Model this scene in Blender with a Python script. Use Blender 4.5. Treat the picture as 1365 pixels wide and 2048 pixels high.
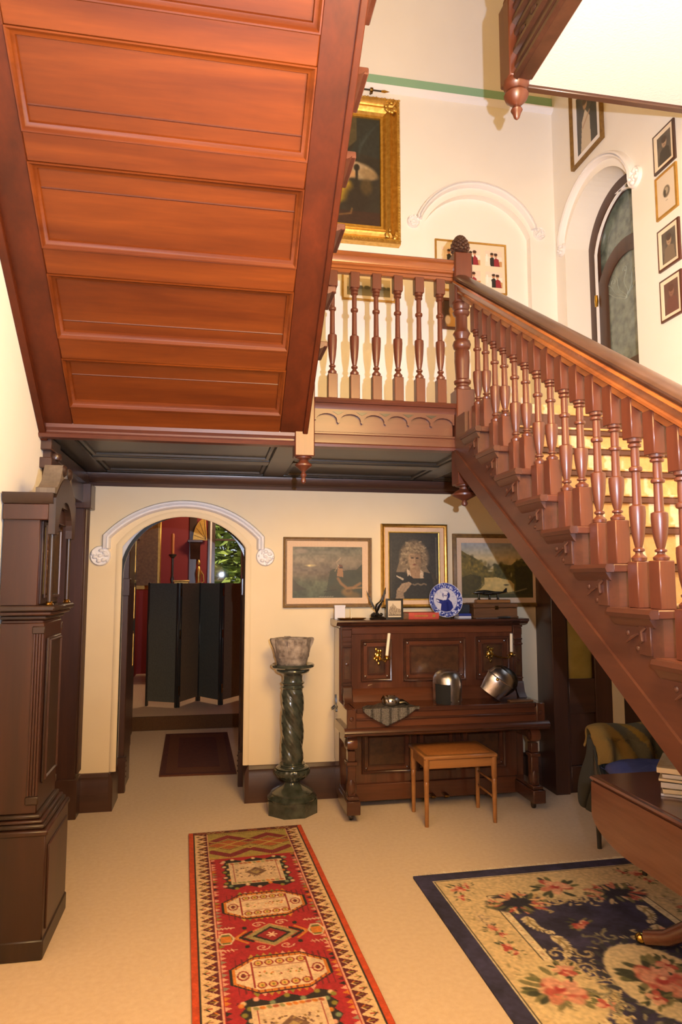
import bpy, bmesh, math, random
import numpy as np
from mathutils import Vector, Matrix
R = math.radians
S = bpy.context.scene
COL = S.collection
for o in list(bpy.data.objects): bpy.data.objects.remove(o)

# ------------------------------------------------------------------ camera
CAMZ = 1.65
cam = bpy.data.cameras.new('camera'); cam.sensor_fit = 'VERTICAL'; cam.sensor_height = 36.0; cam.lens = 24.0
cam.clip_start = 0.05
camo = bpy.data.objects.new('camera', cam); COL.objects.link(camo)
camo.location = (0, 0, CAMZ); camo.rotation_euler = (R(90 + 5.65), 0, R(-10.45))
S.camera = camo
# ------------------------------------------------------------------ view / exposure
vs = S.view_settings
vs.view_transform = 'Standard'; vs.look = 'None'; vs.exposure = -0.08; vs.gamma = 1.0; vs.use_curve_mapping = False
# ------------------------------------------------------------------ world (daylight outside the far window)
W = bpy.data.worlds.new('world'); S.world = W; W.use_nodes = True
W.node_tree.nodes['Background'].inputs[0].default_value = (0.80, 0.88, 1.0, 1)
W.node_tree.nodes['Background'].inputs[1].default_value = 1.0
# ------------------------------------------------------------------ lights
def light(name, kind, loc, energy, color, **kw):
    l = bpy.data.lights.new(name, kind); l.energy = energy; l.color = color
    for k, v in kw.items(): setattr(l, k, v)
    o = bpy.data.objects.new(name, l); COL.objects.link(o); o.location = loc
    return o
# camera flash, up and to the right of the lens, head tilted up
fl = light('camera_flash', 'SPOT', (0.225, 0.0, CAMZ + 0.16), 740, (0.88, 0.98, 1.22), shadow_soft_size=0.012, spot_size=R(150), spot_blend=1.0)
fl.rotation_euler = (R(90 + 46), 0, R(-14))
# warm lamps of the house, above and behind the camera
light('hall_lamp', 'POINT', (1.0, 1.3, 3.05), 370, (1.0, 0.63, 0.20), shadow_soft_size=0.5)
light('upper_hall_lamp', 'POINT', (0.9, 0.5, 6.6), 82, (1.0, 0.58, 0.12), shadow_soft_size=0.6)
light('back_room_fill', 'POINT', (0.35, 10.2, 2.9), 60, (1.0, 0.72, 0.42), shadow_soft_size=0.2)  # unseen fill light added to brighten the dim passage and far room
sun = light('sun', 'SUN', (0, 20, 10), 6.0, (1.0, 0.95, 0.85), angle=R(1)); sun.rotation_euler = (R(50), 0, R(-20))

# ------------------------------------------------------------------ materials
def lin(c):
    if isinstance(c, str):
        c = tuple(int(c[i:i+2], 16) / 255 for i in (0, 2, 4))
    return tuple(x / 12.92 if x <= .04045 else ((x + .055) / 1.055) ** 2.4 for x in c)
MATS = {}
def newmat(name):
    m = bpy.data.materials.new(name); m.use_nodes = True; MATS[name] = m
    nt = m.node_tree; return m, nt, nt.nodes['Principled BSDF']
def setp(b, **kw):
    al = {'rough': 'Roughness', 'metal': 'Metallic', 'coat': 'Coat Weight', 'coatr': 'Coat Roughness', 'spec': 'Specular IOR Level', 'trans': 'Transmission Weight', 'sheen': 'Sheen Weight'}
    for k, v in kw.items(): b.inputs[al[k]].default_value = v
def noise_ramp(nt, scale, vec_scale, c1, c2, detail=4, dist=0.0, lo=.3, hi=.7):
    tc = nt.nodes.new('ShaderNodeTexCoord'); mp = nt.nodes.new('ShaderNodeMapping')
    mp.inputs['Scale'].default_value = vec_scale
    nt.links.new(tc.outputs['Object'], mp.inputs[0])
    n = nt.nodes.new('ShaderNodeTexNoise'); n.inputs['Scale'].default_value = scale; n.inputs['Detail'].default_value = detail
    n.inputs['Distortion'].default_value = dist
    nt.links.new(mp.outputs[0], n.inputs['Vector'])
    r = nt.nodes.new('ShaderNodeValToRGB')
    r.color_ramp.elements[0].color = (*lin(c1), 1); r.color_ramp.elements[1].color = (*lin(c2), 1)
    r.color_ramp.elements[0].position = lo; r.color_ramp.elements[1].position = hi
    nt.links.new(n.outputs['Fac'], r.inputs[0])
    return n, r, mp
def bump(nt, b, src, strength, dist=.01):
    bp = nt.nodes.new('ShaderNodeBump'); bp.inputs['Strength'].default_value = strength; bp.inputs['Distance'].default_value = dist
    nt.links.new(src, bp.inputs['Height']); nt.links.new(bp.outputs[0], b.inputs['Normal'])
def wood(name, c1, c2, axis='x', scale=9, rough=.35, coat=.25, stretch=.09, bmp=.06, coatr=.2, spec=.5):
    m, nt, b = newmat(name)
    sc = {'x': (stretch, 1, 1), 'y': (1, stretch, 1), 'z': (1, 1, stretch), 's': (1, stretch, stretch)}[axis]
    n, r, mp = noise_ramp(nt, scale, sc, c1, c2, 6, .6)
    n2 = nt.nodes.new('ShaderNodeTexNoise'); n2.inputs['Scale'].default_value = scale * 9; n2.inputs['Detail'].default_value = 3
    nt.links.new(mp.outputs[0], n2.inputs['Vector'])
    mx = nt.nodes.new('ShaderNodeMixRGB'); mx.blend_type = 'MULTIPLY'; mx.inputs[0].default_value = .35
    nt.links.new(r.outputs[0], mx.inputs[1]); nt.links.new(n2.outputs['Fac'], mx.inputs[2])
    ml = nt.nodes.new('ShaderNodeMixRGB'); ml.blend_type = 'MULTIPLY'; ml.inputs[0].default_value = 1; ml.inputs[2].default_value = (1.2, 1.2, 1.2, 1)
    nt.links.new(mx.outputs[0], ml.inputs[1]); nt.links.new(ml.outputs[0], b.inputs['Base Color'])
    setp(b, rough=rough, coat=coat, coatr=coatr, spec=spec)
    bump(nt, b, n2.outputs['Fac'], bmp, .002)
    return m
def paint(name, c, rough=.7, c2=None, scale=3, bmp=.02, bscale=180, **kw):
    m, nt, b = newmat(name)
    n, r, mp = noise_ramp(nt, scale, (1, 1, 1), c, c2 or c, 3)
    nt.links.new(r.outputs[0], b.inputs['Base Color'])
    n2 = nt.nodes.new('ShaderNodeTexNoise'); n2.inputs['Scale'].default_value = bscale; nt.links.new(mp.outputs[0], n2.inputs['Vector'])
    if bmp: bump(nt, b, n2.outputs['Fac'], bmp, .004)
    setp(b, rough=rough, **kw)
    return m
def metal(name, c, rough=.25, c2=None, scale=20, bmp=.0):
    m, nt, b = newmat(name)
    n, r, mp = noise_ramp(nt, scale, (1, 1, 1), c, c2 or c, 4)
    nt.links.new(r.outputs[0], b.inputs['Base Color']); setp(b, rough=rough, metal=1)
    if bmp: bump(nt, b, n.outputs['Fac'], bmp, .006)
    return m
def attrmat(name, rough=.6, bmp=0, bscale=300, coat=0):
    m, nt, b = newmat(name)
    a = nt.nodes.new('ShaderNodeAttribute'); a.attribute_name = 'Col'
    nt.links.new(a.outputs['Color'], b.inputs['Base Color']); setp(b, rough=rough, coat=coat)
    if bmp:
        tc = nt.nodes.new('ShaderNodeTexCoord'); n = nt.nodes.new('ShaderNodeTexNoise'); n.inputs['Scale'].default_value = bscale
        nt.links.new(tc.outputs['Object'], n.inputs['Vector']); bump(nt, b, n.outputs['Fac'], bmp, .004)
    return m
def glassmat(name, c=(1, 1, 1), rough=.02):
    m, nt, b = newmat(name); b.inputs['Base Color'].default_value = (*c, 1); setp(b, rough=rough, trans=1.0); b.inputs['IOR'].default_value = 1.45
    return m

wall_hi = paint('wall_upper_flash_white', 'f0eae2', .75, 'f2ede6', bmp=.05)  # cream wall paint, whitened in the colour for the flash light upstairs
wall_lo = paint('wall_lower_lamp_yellow', 'e6d0aa', .75, 'e9d5b1', bmp=.05)  # same cream paint, with warm lamplight yellow put into the colour
white_p = paint('white_plaster', 'eeeaea', .6, bmp=.05)
ceil_p = paint('ceiling_plaster', 'cdc5c9', .8, bmp=.5, bscale=90)
green_p = paint('green_paint', '8fb99a', .5)
peach_p = paint('peach_paint', 'd9b08c', .6)
red_p = paint('red_wall_paint', '8a2c2c', .7)
W_sof = wood('mahogany_soffit', '502005', '6e340d', 'x', 7, .5, .0, spec=.25)
W_sofy = wood('mahogany_stile', '3e1806', '53210a', 'y', 7, .5, .0, spec=.25)
W_x = wood('cedar_x', '4c281b', '5d3225', 'x', 8, .4, .15)
W_y = wood('cedar_y', '422317', '542f20', 'y', 8, .4, .15)
W_z = wood('cedar_z', '4f2618', '633320', 'z', 8, .38, .15)
W_rail = wood('handrail_wood', '6e3c20', '99592b', 'y', 8, .25, .4)
W_cap = wood('handrail_dark_grip', '3b271f', '4c352b', 'y', 8, .35, .2)
W_railx = wood('handrail_wood_x', '6e3c20', '99592b', 'x', 8, .25, .4)
W_dk = wood('dark_stained_wood', '38221a', '4d3025', 'z', 8, .35, .3)
W_dkx = wood('dark_stained_wood_x', '3a251d', '4e3226', 'x', 8, .35, .3)
W_dust = wood('dusty_oak', '4f453a', '6e6152', 'z', 12, .7, 0)
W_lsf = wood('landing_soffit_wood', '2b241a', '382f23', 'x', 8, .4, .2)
W_clk = wood('clock_oak', '27120a', '412013', 'z', 6, .42, .2)
W_clkd = wood('clock_dark_oak', '241710', '382318', 'z', 9, .45, .15)
W_pno = wood('piano_walnut', '46281a', '643824', 's', 7, .25, 1.0, coatr=.03)
W_pnx = wood('piano_walnut_x', '4c2a1b', '6b3d26', 'x', 7, .25, .5)
W_pnd = wood('piano_dark_walnut', '3c241a', '553122', 'x', 10, .25, .45)
W_burr = wood('burr_walnut', '3d281a', '593a24', 'x', 26, .28, .4, stretch=.8)
W_stool = wood('stool_beech', '8c5a30', 'a8723f', 'x', 9, .35, .3)
W_tab = wood('table_mahogany', '5c3629', '724836', 'y', 7, .2, .5)
W_chest = wood('chest_wood', '55371f', '7a5230', 'x', 12, .45, .1)
gold_m = metal('gilt', 'c39a4e', .42, 'dcb869', 30, .25)
goldp = paint('gold_paint', 'b58a3f', .4, 'c79d4f', 30, metal=.6)
browng = paint('dull_gold_wood', '6d4d22', .5, '86642f', 30)
brass = metal('brass', 'c9a24d', .22, 'e0bd68')
brassd = metal('aged_brass', '8a6a34', .35, '6a4f28')
steel = metal('hammered_steel', 'b7b0aa', .3, 'dcd5ce', 14, .5)
steeld = metal('dark_steel', '4b4742', .35, '6a645d', 14, .3)
black_p = paint('black_lacquer', '37342f', .25, coat=.4)
blackf = paint('black_fabric', '38372f', .9, bmp=.2)
iron_m = paint('black_marble', '2f332c', .18, '494d43', 18, coat=.5)
stone_m = paint('rough_stone', '6d5f54', .85, 'b0a08f', 26, .9, 60)
linen = paint('linen_mount', 'd9b795', .85, 'dfbf9f', 80, .3, 400)
ivory = paint('cream_mount', 'e6d6bd', .8)
wax = paint('candle_wax', 'efe2c4', .5)
cardp = paint('white_card', 'd6d3da', .6)
carpet = paint('beige_carpet', 'd8ba97', .95, 'e0c5a5', 40, .8, 420, sheen=.2)
stairc = paint('gold_stair_carpet', 'cfae84', .95, 'dabd95', 40, .6, 300)
canvas_m = attrmat('painted_canvas', .55, .15, 500)
photo_m = attrmat('photographic_print', .35)
rug_m = attrmat('woven_wool', .95, .6, 350)
china_m = attrmat('glazed_china', .12, coat=.6)
knit_m = attrmat('knitted_wool', .95, .9, 160)
glass_m = glassmat('clear_glass')
frost_m = paint('etched_glass', '7d8a80', .25, '55605a', 14, .3, 60, coat=.5)
amber_m = paint('amber_glass', '8a7430', .45, 'a88f48', 6, .4, 30, coat=.4)
redbk = paint('red_book_cloth', 'b2402f', .6, 'c04c38', 40)
bluebk = paint('blue_book_cloth', '2c3a86', .5)
navybk = paint('navy_book_cloth', '20242c', .6)
bluecl = paint('blue_cotton', '474f86', .9, '3d4478', 8, .3)
rust = paint('rust_leather', 'a2622f', .45, 'b87438', 60, .2, 200)
screen_m = paint('woven_dark_screen', '585a50', .8, '64655a', 60, .5, 200)
screen_b = paint('woven_brown_screen', '70604a', .8, '7c6a52', 60, .5, 200)
mailm, nt_, b_ = newmat('chain_mail')
tc_ = nt_.nodes.new('ShaderNodeTexCoord'); vo_ = nt_.nodes.new('ShaderNodeTexVoronoi'); vo_.inputs['Scale'].default_value = 150; vo_.inputs['Randomness'].default_value = .25
cr_ = nt_.nodes.new('ShaderNodeValToRGB'); cr_.color_ramp.elements[0].color = (*lin('a39b8f'), 1); cr_.color_ramp.elements[1].color = (*lin('3a3630'), 1); cr_.color_ramp.elements[1].position = .6
nt_.links.new(tc_.outputs['Object'], vo_.inputs['Vector']); nt_.links.new(vo_.outputs['Distance'], cr_.inputs[0]); nt_.links.new(cr_.outputs[0], b_.inputs['Base Color']); setp(b_, rough=.45, metal=.6); bump(nt_, b_, vo_.outputs['Distance'], .8, .004)
leafm = paint('pine_leaf', '3d5f24', .7, 'a9b04a', 3, .5, 12)
barkm = paint('bark', '4a3a2a', .9)
hallrug_m = paint('maroon_hall_rug', '4c2320', .95, '5a2b26', 30, .6)
hallrug_b = paint('rust_hall_rug_border', '5e3322', .95, '6a3c28', 60, .6)
brown_c = paint('brown_step_carpet', '5a3d24', .95, '664629', 60, .6)

# ------------------------------------------------------------------ mesh builder
ORIG = {}
def tag(o, label=None, cat=None, group=None, kind=None):
    if label: o['label'] = label
    if cat: o['category'] = cat
    if group: o['group'] = group
    if kind: o['kind'] = kind
    return o
def thing(name, label, cat, loc=(0, 0, 0), group=None):
    o = bpy.data.objects.new(name, None); COL.objects.link(o); o.empty_display_size = .1
    o.location = loc; ORIG[o] = Vector(loc)
    return tag(o, label, cat, group)
class MB:
    def __init__(s, M=None): s.v = []; s.f = []; s.M = M
    def add(s, vs, fs):
        n = len(s.v)
        if s.M is not None: vs = [s.M @ Vector(p) for p in vs]
        s.v += [tuple(p) for p in vs]; s.f += [tuple(i + n for i in f) for f in fs]
        return s
    def box(s, x0, x1, y0, y1, z0, z1, ch=.004):
        x0, x1 = min(x0, x1), max(x0, x1); y0, y1 = min(y0, y1), max(y0, y1); z0, z1 = min(z0, z1), max(z0, z1)
        ch = min(ch, (x1 - x0) * .3, (y1 - y0) * .3, (z1 - z0) * .3)
        if ch <= 1e-5:
            v = [(x, y, z) for x in (x0, x1) for y in (y0, y1) for z in (z0, z1)]
            return s.add(v, [(0, 1, 3, 2), (4, 6, 7, 5), (0, 4, 5, 1), (2, 3, 7, 6), (0, 2, 6, 4), (1, 5, 7, 3)])
        v = []; idx = {}
        for i, x in enumerate((x0, x1)):
            for j, y in enumerate((y0, y1)):
                for k, z in enumerate((z0, z1)):
                    sx, sy, sz = (1, -1)[i], (1, -1)[j], (1, -1)[k]
                    for a in range(3):
                        p = [x + sx * ch, y + sy * ch, z + sz * ch]; p[a] = (x, y, z)[a]
                        idx[(i, j, k, a)] = len(v); v.append(p)
        f = []
        for i in (0, 1):
            f.append([idx[(i, a, b, 0)] for a, b in ((0, 0), (0, 1), (1, 1), (1, 0))])
            f.append([idx[(a, i, b, 1)] for a, b in ((0, 0), (0, 1), (1, 1), (1, 0))])
            f.append([idx[(a, b, i, 2)] for a, b in ((0, 0), (0, 1), (1, 1), (1, 0))])
        for a in (0, 1):
            for b in (0, 1):
                f.append([idx[(0, a, b, 1)], idx[(0, a, b, 2)], idx[(1, a, b, 2)], idx[(1, a, b, 1)]])
                f.append([idx[(a, 0, b, 0)], idx[(a, 0, b, 2)], idx[(a, 1, b, 2)], idx[(a, 1, b, 0)]])
                f.append([idx[(a, b, 0, 0)], idx[(a, b, 0, 1)], idx[(a, b, 1, 1)], idx[(a, b, 1, 0)]])
                for c in (0, 1): f.append([idx[(a, b, c, q)] for q in range(3)])
        return s.add(v, f)
    def prism(s, poly, axis, a, b):
        n = len(poly)
        mk = {'x': lambda p, t: (t, p[0], p[1]), 'y': lambda p, t: (p[0], t, p[1]), 'z': lambda p, t: (p[0], p[1], t)}[axis]
        v = [mk(p, a) for p in poly] + [mk(p, b) for p in poly]
        f = [(i, (i + 1) % n, n + (i + 1) % n, n + i) for i in range(n)] + [tuple(range(n)), tuple(range(2 * n - 1, n - 1, -1))]
        return s.add(v, f)
    def lathe(s, prof, c=(0, 0, 0), n=20, axis='z', sx=1, sy=1, cap=True):
        v = []; f = []
        for r, z in prof:
            for i in range(n):
                a = 2 * math.pi * i / n
                p = (r * math.cos(a) * sx, r * math.sin(a) * sy, z)
                if axis == 'x': p = (p[2], p[0], p[1])
                elif axis == 'y': p = (p[0], p[2], p[1])
                v.append((p[0] + c[0], p[1] + c[1], p[2] + c[2]))
        m = len(prof)
        for j in range(m - 1):
            for i in range(n):
                f.append((j * n + i, j * n + (i + 1) % n, (j + 1) * n + (i + 1) % n, (j + 1) * n + i))
        if cap:
            f.append(tuple(range(n))); f.append(tuple((m - 1) * n + i for i in range(n)))
        return s.add(v, f)
    def sphere(s, c, rx, ry=None, rz=None, n=14, m=8):
        ry = ry or rx; rz = rz or rx
        prof = [(math.sin(math.pi * j / m), -math.cos(math.pi * j / m)) for j in range(1, m)]
        v = []; f = []
        for r, z in prof:
            for i in range(n):
                a = 2 * math.pi * i / n; v.append((c[0] + r * math.cos(a) * rx, c[1] + r * math.sin(a) * ry, c[2] + z * rz))
        k = len(prof)
        for j in range(k - 1):
            for i in range(n): f.append((j * n + i, j * n + (i + 1) % n, (j + 1) * n + (i + 1) % n, (j + 1) * n + i))
        b = len(v); v += [(c[0], c[1], c[2] - rz), (c[0], c[1], c[2] + rz)]
        for i in range(n):
            f.append((b, (i + 1) % n, i)); f.append((b + 1, (k - 1) * n + i, (k - 1) * n + (i + 1) % n))
        return s.add(v, f)
    def tube(s, path, r, n=8, cap=True):
        P = [Vector(p) for p in path]; m = len(P); rs = r if isinstance(r, (list, tuple)) else [r] * m
        v = []; f = []; up = Vector((0, 0, 1))
        T0 = (P[1] - P[0]).normalized()
        if abs(T0.dot(up)) > .9: up = Vector((1, 0, 0))
        for i in range(m):
            T = (P[min(i + 1, m - 1)] - P[max(i - 1, 0)]).normalized()
            A = T.cross(up).normalized(); B = A.cross(T).normalized(); up = B
            for k in range(n):
                a = 2 * math.pi * k / n; v.append(P[i] + (A * math.cos(a) + B * math.sin(a)) * rs[i])
        for i in range(m - 1):
            for k in range(n): f.append((i * n + k, i * n + (k + 1) % n, (i + 1) * n + (k + 1) % n, (i + 1) * n + k))
        if cap: f.append(tuple(range(n))); f.append(tuple((m - 1) * n + k for k in range(n)))
        return s.add(v, f)
    def sweep(s, path, prof, N, closed=False, flip=False):
        """profile (n, d): n = offset in the plane (to the left of travel seen from +N), d = offset along N; mitred."""
        P = [Vector(p) for p in path]; N = Vector(N).normalized(); m = len(P); v = []; f = []; k = len(prof)
        for i in range(m):
            if closed: a = P[i] - P[i - 1]; b = P[(i + 1) % m] - P[i]
            else: a = P[i] - P[max(i - 1, 0)] if i else P[1] - P[0]; b = P[i + 1] - P[i] if i < m - 1 else P[i] - P[i - 1]
            a = a.normalized(); b = b.normalized()
            na = N.cross(a); nb = N.cross(b); B = (na + nb)
            B = B.normalized(); sc = 1 / max(.35, B.dot(na))
            for q in prof: v.append(P[i] + B * (q[0] * sc * (-1 if flip else 1)) + N * q[1])
        seg = m if closed else m - 1
        for i in range(seg):
            j = (i + 1) % m
            for q in range(k): f.append((i * k + q, i * k + (q + 1) % k, j * k + (q + 1) % k, j * k + q))
        if not closed: f.append(tuple(range(k))); f.append(tuple((m - 1) * k + q for q in range(k)))
        return s.add(v, f)
    def surf(s, fn, nu, nv, closed_u=False):
        v = [fn(i / (nu if closed_u else nu - 1), j / (nv - 1)) for j in range(nv) for i in range(nu)]
        f = []
        for j in range(nv - 1):
            for i in range(nu if closed_u else nu - 1):
                f.append((j * nu + i, j * nu + (i + 1) % nu, (j + 1) * nu + (i + 1) % nu, (j + 1) * nu + i))
        return s.add(v, f)
    def mesh(s, name, mat, off, smooth=True, ang=38):
        me = bpy.data.meshes.new(name)
        me.from_pydata([(p[0] - off[0], p[1] - off[1], p[2] - off[2]) for p in s.v], [], s.f)
        bm = bmesh.new(); bm.from_mesh(me); bmesh.ops.recalc_face_normals(bm, faces=bm.faces); bm.to_mesh(me); bm.free()
        me.materials.append(mat)
        if smooth:
            me.polygons.foreach_set('use_smooth', [True] * len(me.polygons)); me.set_sharp_from_angle(angle=R(ang))
        return me
    def build(s, name, mat, parent=None, label=None, cat=None, group=None, kind=None, smooth=True, ang=38):
        off = ORIG[parent] if parent is not None else Vector((0, 0, 0))
        if parent is None and kind != 'structure' and s.v:
            a = np.array(s.v); off = Vector(((a[:, 0].min() + a[:, 0].max()) / 2, (a[:, 1].min() + a[:, 1].max()) / 2, a[:, 2].min()))
        o = bpy.data.objects.new(name, s.mesh(name, mat, off, smooth, ang)); COL.objects.link(o)
        if parent is not None: o.parent = parent
        else: o.location = off
        ORIG[o] = Vector(off)
        return tag(o, label, cat, group, kind)
def inst(name, me, parent, loc):
    o = bpy.data.objects.new(name, me); COL.objects.link(o); o.parent = parent; o.location = Vector(loc) - ORIG[parent]; ORIG[o] = Vector(loc); return o
def B(name, mat, parent, *a, **kw): return MB().box(*a).build(name, mat, parent, **kw)

# ------------------------------------------------------------------ raster canvas in metres -> colour-attribute mesh
class Cv:
    def __init__(s, w, h, res, bg):
        s.w, s.h = w, h; s.nx = max(3, int(w / res) + 1); s.ny = max(3, int(h / res) + 1)
        s.X, s.Y = np.meshgrid(np.linspace(0, w, s.nx), np.linspace(0, h, s.ny))
        s.a = np.zeros((s.ny, s.nx, 3)); s.a[:] = s.c(bg)
    def c(s, c): return np.array([int(c[i:i+2], 16) / 255 for i in (0, 2, 4)]) if isinstance(c, str) else np.array(c)
    def mix(s, m, c, al=1):
        m = np.clip(m, 0, 1)[..., None] * al; s.a = s.a * (1 - m) + s.c(c) * m; return s
    def win(s, x0, x1, y0, y1):
        kx = (s.nx - 1) / s.w; ky = (s.ny - 1) / s.h
        i0 = max(0, int(x0 * kx)); i1 = min(s.nx, int(x1 * kx) + 2); j0 = max(0, int(y0 * ky)); j1 = min(s.ny, int(y1 * ky) + 2)
        return (slice(j0, j1), slice(i0, i1)) if i1 > i0 and j1 > j0 else None
    def put(s, w, m, c, al):
        m = np.clip(m, 0, 1)[..., None] * al; s.a[w] = s.a[w] * (1 - m) + s.c(c) * m; return s
    def ell(s, cx, cy, rx, ry, c, ang=0, soft=.0, al=1):
        q = max(rx, ry) * (1 + soft * .5); w = s.win(cx - q, cx + q, cy - q, cy + q)
        if w is None: return s
        x = s.X[w] - cx; y = s.Y[w] - cy; ca, sa = math.cos(ang), math.sin(ang)
        d = np.sqrt(((x * ca + y * sa) / rx) ** 2 + ((-x * sa + y * ca) / ry) ** 2)
        return s.put(w, (1 - d) / soft + .5 if soft else (d < 1) * 1., c, al)
    def rect(s, x0, y0, x1, y1, c, al=1): return s.mix(((s.X >= x0) & (s.X <= x1) & (s.Y >= y0) & (s.Y <= y1)) * 1., c, al)
    def poly(s, pts, c, al=1):
        w = s.win(min(p[0] for p in pts), max(p[0] for p in pts), min(p[1] for p in pts), max(p[1] for p in pts))
        if w is None: return s
        X, Y = s.X[w], s.Y[w]; ins = np.zeros(X.shape, bool); n = len(pts)
        for i in range(n):
            x1, y1 = pts[i]; x2, y2 = pts[(i + 1) % n]
            if y1 == y2: continue
            ins ^= ((Y < y1) != (Y < y2)) & (X < (x2 - x1) * (Y - y1) / (y2 - y1) + x1)
        return s.put(w, ins * 1., c, al)
    def line(s, pts, wd, c, al=1, soft=0):
        q = wd / 2 + soft; w = s.win(min(p[0] for p in pts) - q, max(p[0] for p in pts) + q, min(p[1] for p in pts) - q, max(p[1] for p in pts) + q)
        if w is None: return s
        X, Y = s.X[w], s.Y[w]; d = np.full(X.shape, 9.)
        for (x1, y1), (x2, y2) in zip(pts[:-1], pts[1:]):
            dx, dy = x2 - x1, y2 - y1; L = dx * dx + dy * dy or 1e-9
            t = np.clip(((X - x1) * dx + (Y - y1) * dy) / L, 0, 1)
            d = np.minimum(d, np.hypot(X - x1 - t * dx, Y - y1 - t * dy))
        return s.put(w, (d < wd / 2) * 1. if not soft else (wd / 2 - d) / soft + .5, c, al)
    def noise(s, cell, amp, seed=0, sx=1):
        r = np.random.RandomState(seed); gx = int(s.w / cell / sx) + 3; gy = int(s.h / cell) + 3; g = r.rand(gy, gx)
        u = s.X / cell / sx; v = s.Y / cell; i = u.astype(int); j = v.astype(int); fu = u - i; fv = v - j
        fu = fu * fu * (3 - 2 * fu); fv = fv * fv * (3 - 2 * fv)
        n = (g[j, i] * (1 - fu) + g[j, i + 1] * fu) * (1 - fv) + (g[j + 1, i] * (1 - fu) + g[j + 1, i + 1] * fu) * fv
        s.a = np.clip(s.a * (1 + (n[..., None] - .5) * 2 * amp), 0, 1); return s
    def grad(s, stops):
        ys = [q[0] * s.h for q in stops]; cs = np.array([s.c(q[1]) for q in stops])
        for k in range(3): s.a[..., k] = np.interp(s.Y, ys, cs[:, k])
        return s
    def build(s, name, mat, parent, O, U, V, label=None, th=0.0, wav=None, **kw):
        """O = world point of the picture's top-left, U right, V down (unit vectors)"""
        O, U, V = Vector(O), Vector(U), Vector(V); N = V.cross(U)
        P = np.array(O)[None, None] + s.X[..., None] * np.array(U) + s.Y[..., None] * np.array(V)
        if wav is not None: P = P + wav(s.X, s.Y)[..., None] * np.array(N)
        nx, ny = s.nx, s.ny
        pts = P.reshape(-1, 3); col = s.a.reshape(-1, 3)
        i = np.arange(nx - 1)[None] + np.arange(ny - 1)[:, None] * nx; i = i.ravel()
        F = np.stack([i, i + 1, i + 1 + nx, i + nx], 1)
        if th:
            ring = list(range(nx)) + [nx * j + nx - 1 for j in range(1, ny)] + [nx * (ny - 1) + k for k in range(nx - 2, -1, -1)] + [nx * j for j in range(ny - 2, 0, -1)]
            b = len(pts); low = pts[ring] - np.array(N) * th; pts = np.vstack([pts, low]); col = np.vstack([col, col[ring] * .8]); k = len(ring)
            F = np.vstack([F, [[ring[q], b + q, b + (q + 1) % k, ring[(q + 1) % k]] for q in range(k)]])
        off = ORIG[parent] if parent is not None else Vector((0, 0, 0))
        if parent is None: off = Vector((pts[:, 0].mean(), pts[:, 1].mean(), pts[:, 2].min()))
        pts = pts - np.array(off)
        me = bpy.data.meshes.new(name); me.vertices.add(len(pts)); me.vertices.foreach_set('co', pts.ravel().astype(np.float32))
        me.loops.add(len(F) * 4); me.loops.foreach_set('vertex_index', F.ravel().astype(np.int32))
        me.polygons.add(len(F)); me.polygons.foreach_set('loop_start', (np.arange(len(F)) * 4).astype(np.int32))
        me.update(calc_edges=True); me.validate()
        at = me.color_attributes.new('Col', 'FLOAT_COLOR', 'POINT')
        l = np.where(col <= .04045, col / 12.92, ((col + .055) / 1.055) ** 2.4)
        at.data.foreach_set('color', np.hstack([l, np.ones((len(l), 1))]).ravel().astype(np.float32))
        me.materials.append(mat)
        if wav is not None: me.polygons.foreach_set('use_smooth', [True] * len(me.polygons))
        o = bpy.data.objects.new(name, me); COL.objects.link(o)
        if parent is not None: o.parent = parent
        else: o.location = off
        ORIG[o] = Vector(off)
        return tag(o, label, **kw)

# ================================================================== STRUCTURE
YW, XL, XR, ZS, ZL, YL = 5.31, -.97, 2.9, 2.44, 2.70, 3.98
def arc(cu, h, zs, rise, n=24):
    Rr = (h * h + rise * rise) / (2 * rise); cz = zs + rise - Rr; a0 = math.atan2(zs - cz, h)
    return [(cu - Rr * math.cos(a0 + (math.pi - 2 * a0) * i / n), cz + Rr * math.sin(a0 + (math.pi - 2 * a0) * i / n)) for i in range(n + 1)]
def ellarc(cu, h, zs, rise, n=24, p=1.0):
    return [(cu - h * math.cos(math.pi * i / n), zs + rise * math.sin(math.pi * i / n) ** p) for i in range(n + 1)]
def arch_slab(m, mp, u0, u1, z0, z1, pts, d0, d1):
    """slab between depths d0,d1 with an arched opening whose outline is pts (left spring ... right spring)"""
    def quad(a): m.add([mp(*q) for q in a], [(0, 1, 2, 3)])
    L, Rr = pts[0], pts[-1]
    for d in (d0, d1):
        quad([(u0, z0, d), (L[0], z0, d), (L[0], z1, d), (u0, z1, d)])
        quad([(Rr[0], z0, d), (u1, z0, d), (u1, z1, d), (Rr[0], z1, d)])
        for a, b in zip(pts[:-1], pts[1:]): quad([(a[0], a[1], d), (b[0], b[1], d), (b[0], z1, d), (a[0], z1, d)])
    full = [(L[0], z0)] + list(pts) + [(Rr[0], z0)]
    for a, b in zip(full[:-1], full[1:]): quad([(a[0], a[1], d0), (b[0], b[1], d0), (b[0], b[1], d1), (a[0], a[1], d1)])
    for u in (u0, u1): quad([(u, z0, d0), (u, z0, d1), (u, z1, d1), (u, z1, d0)])
    quad([(u0, z1, d0), (u1, z1, d0), (u1, z1, d1), (u0, z1, d1)])
mpY = lambda u, z, d: (u, YW + d, z)
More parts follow.
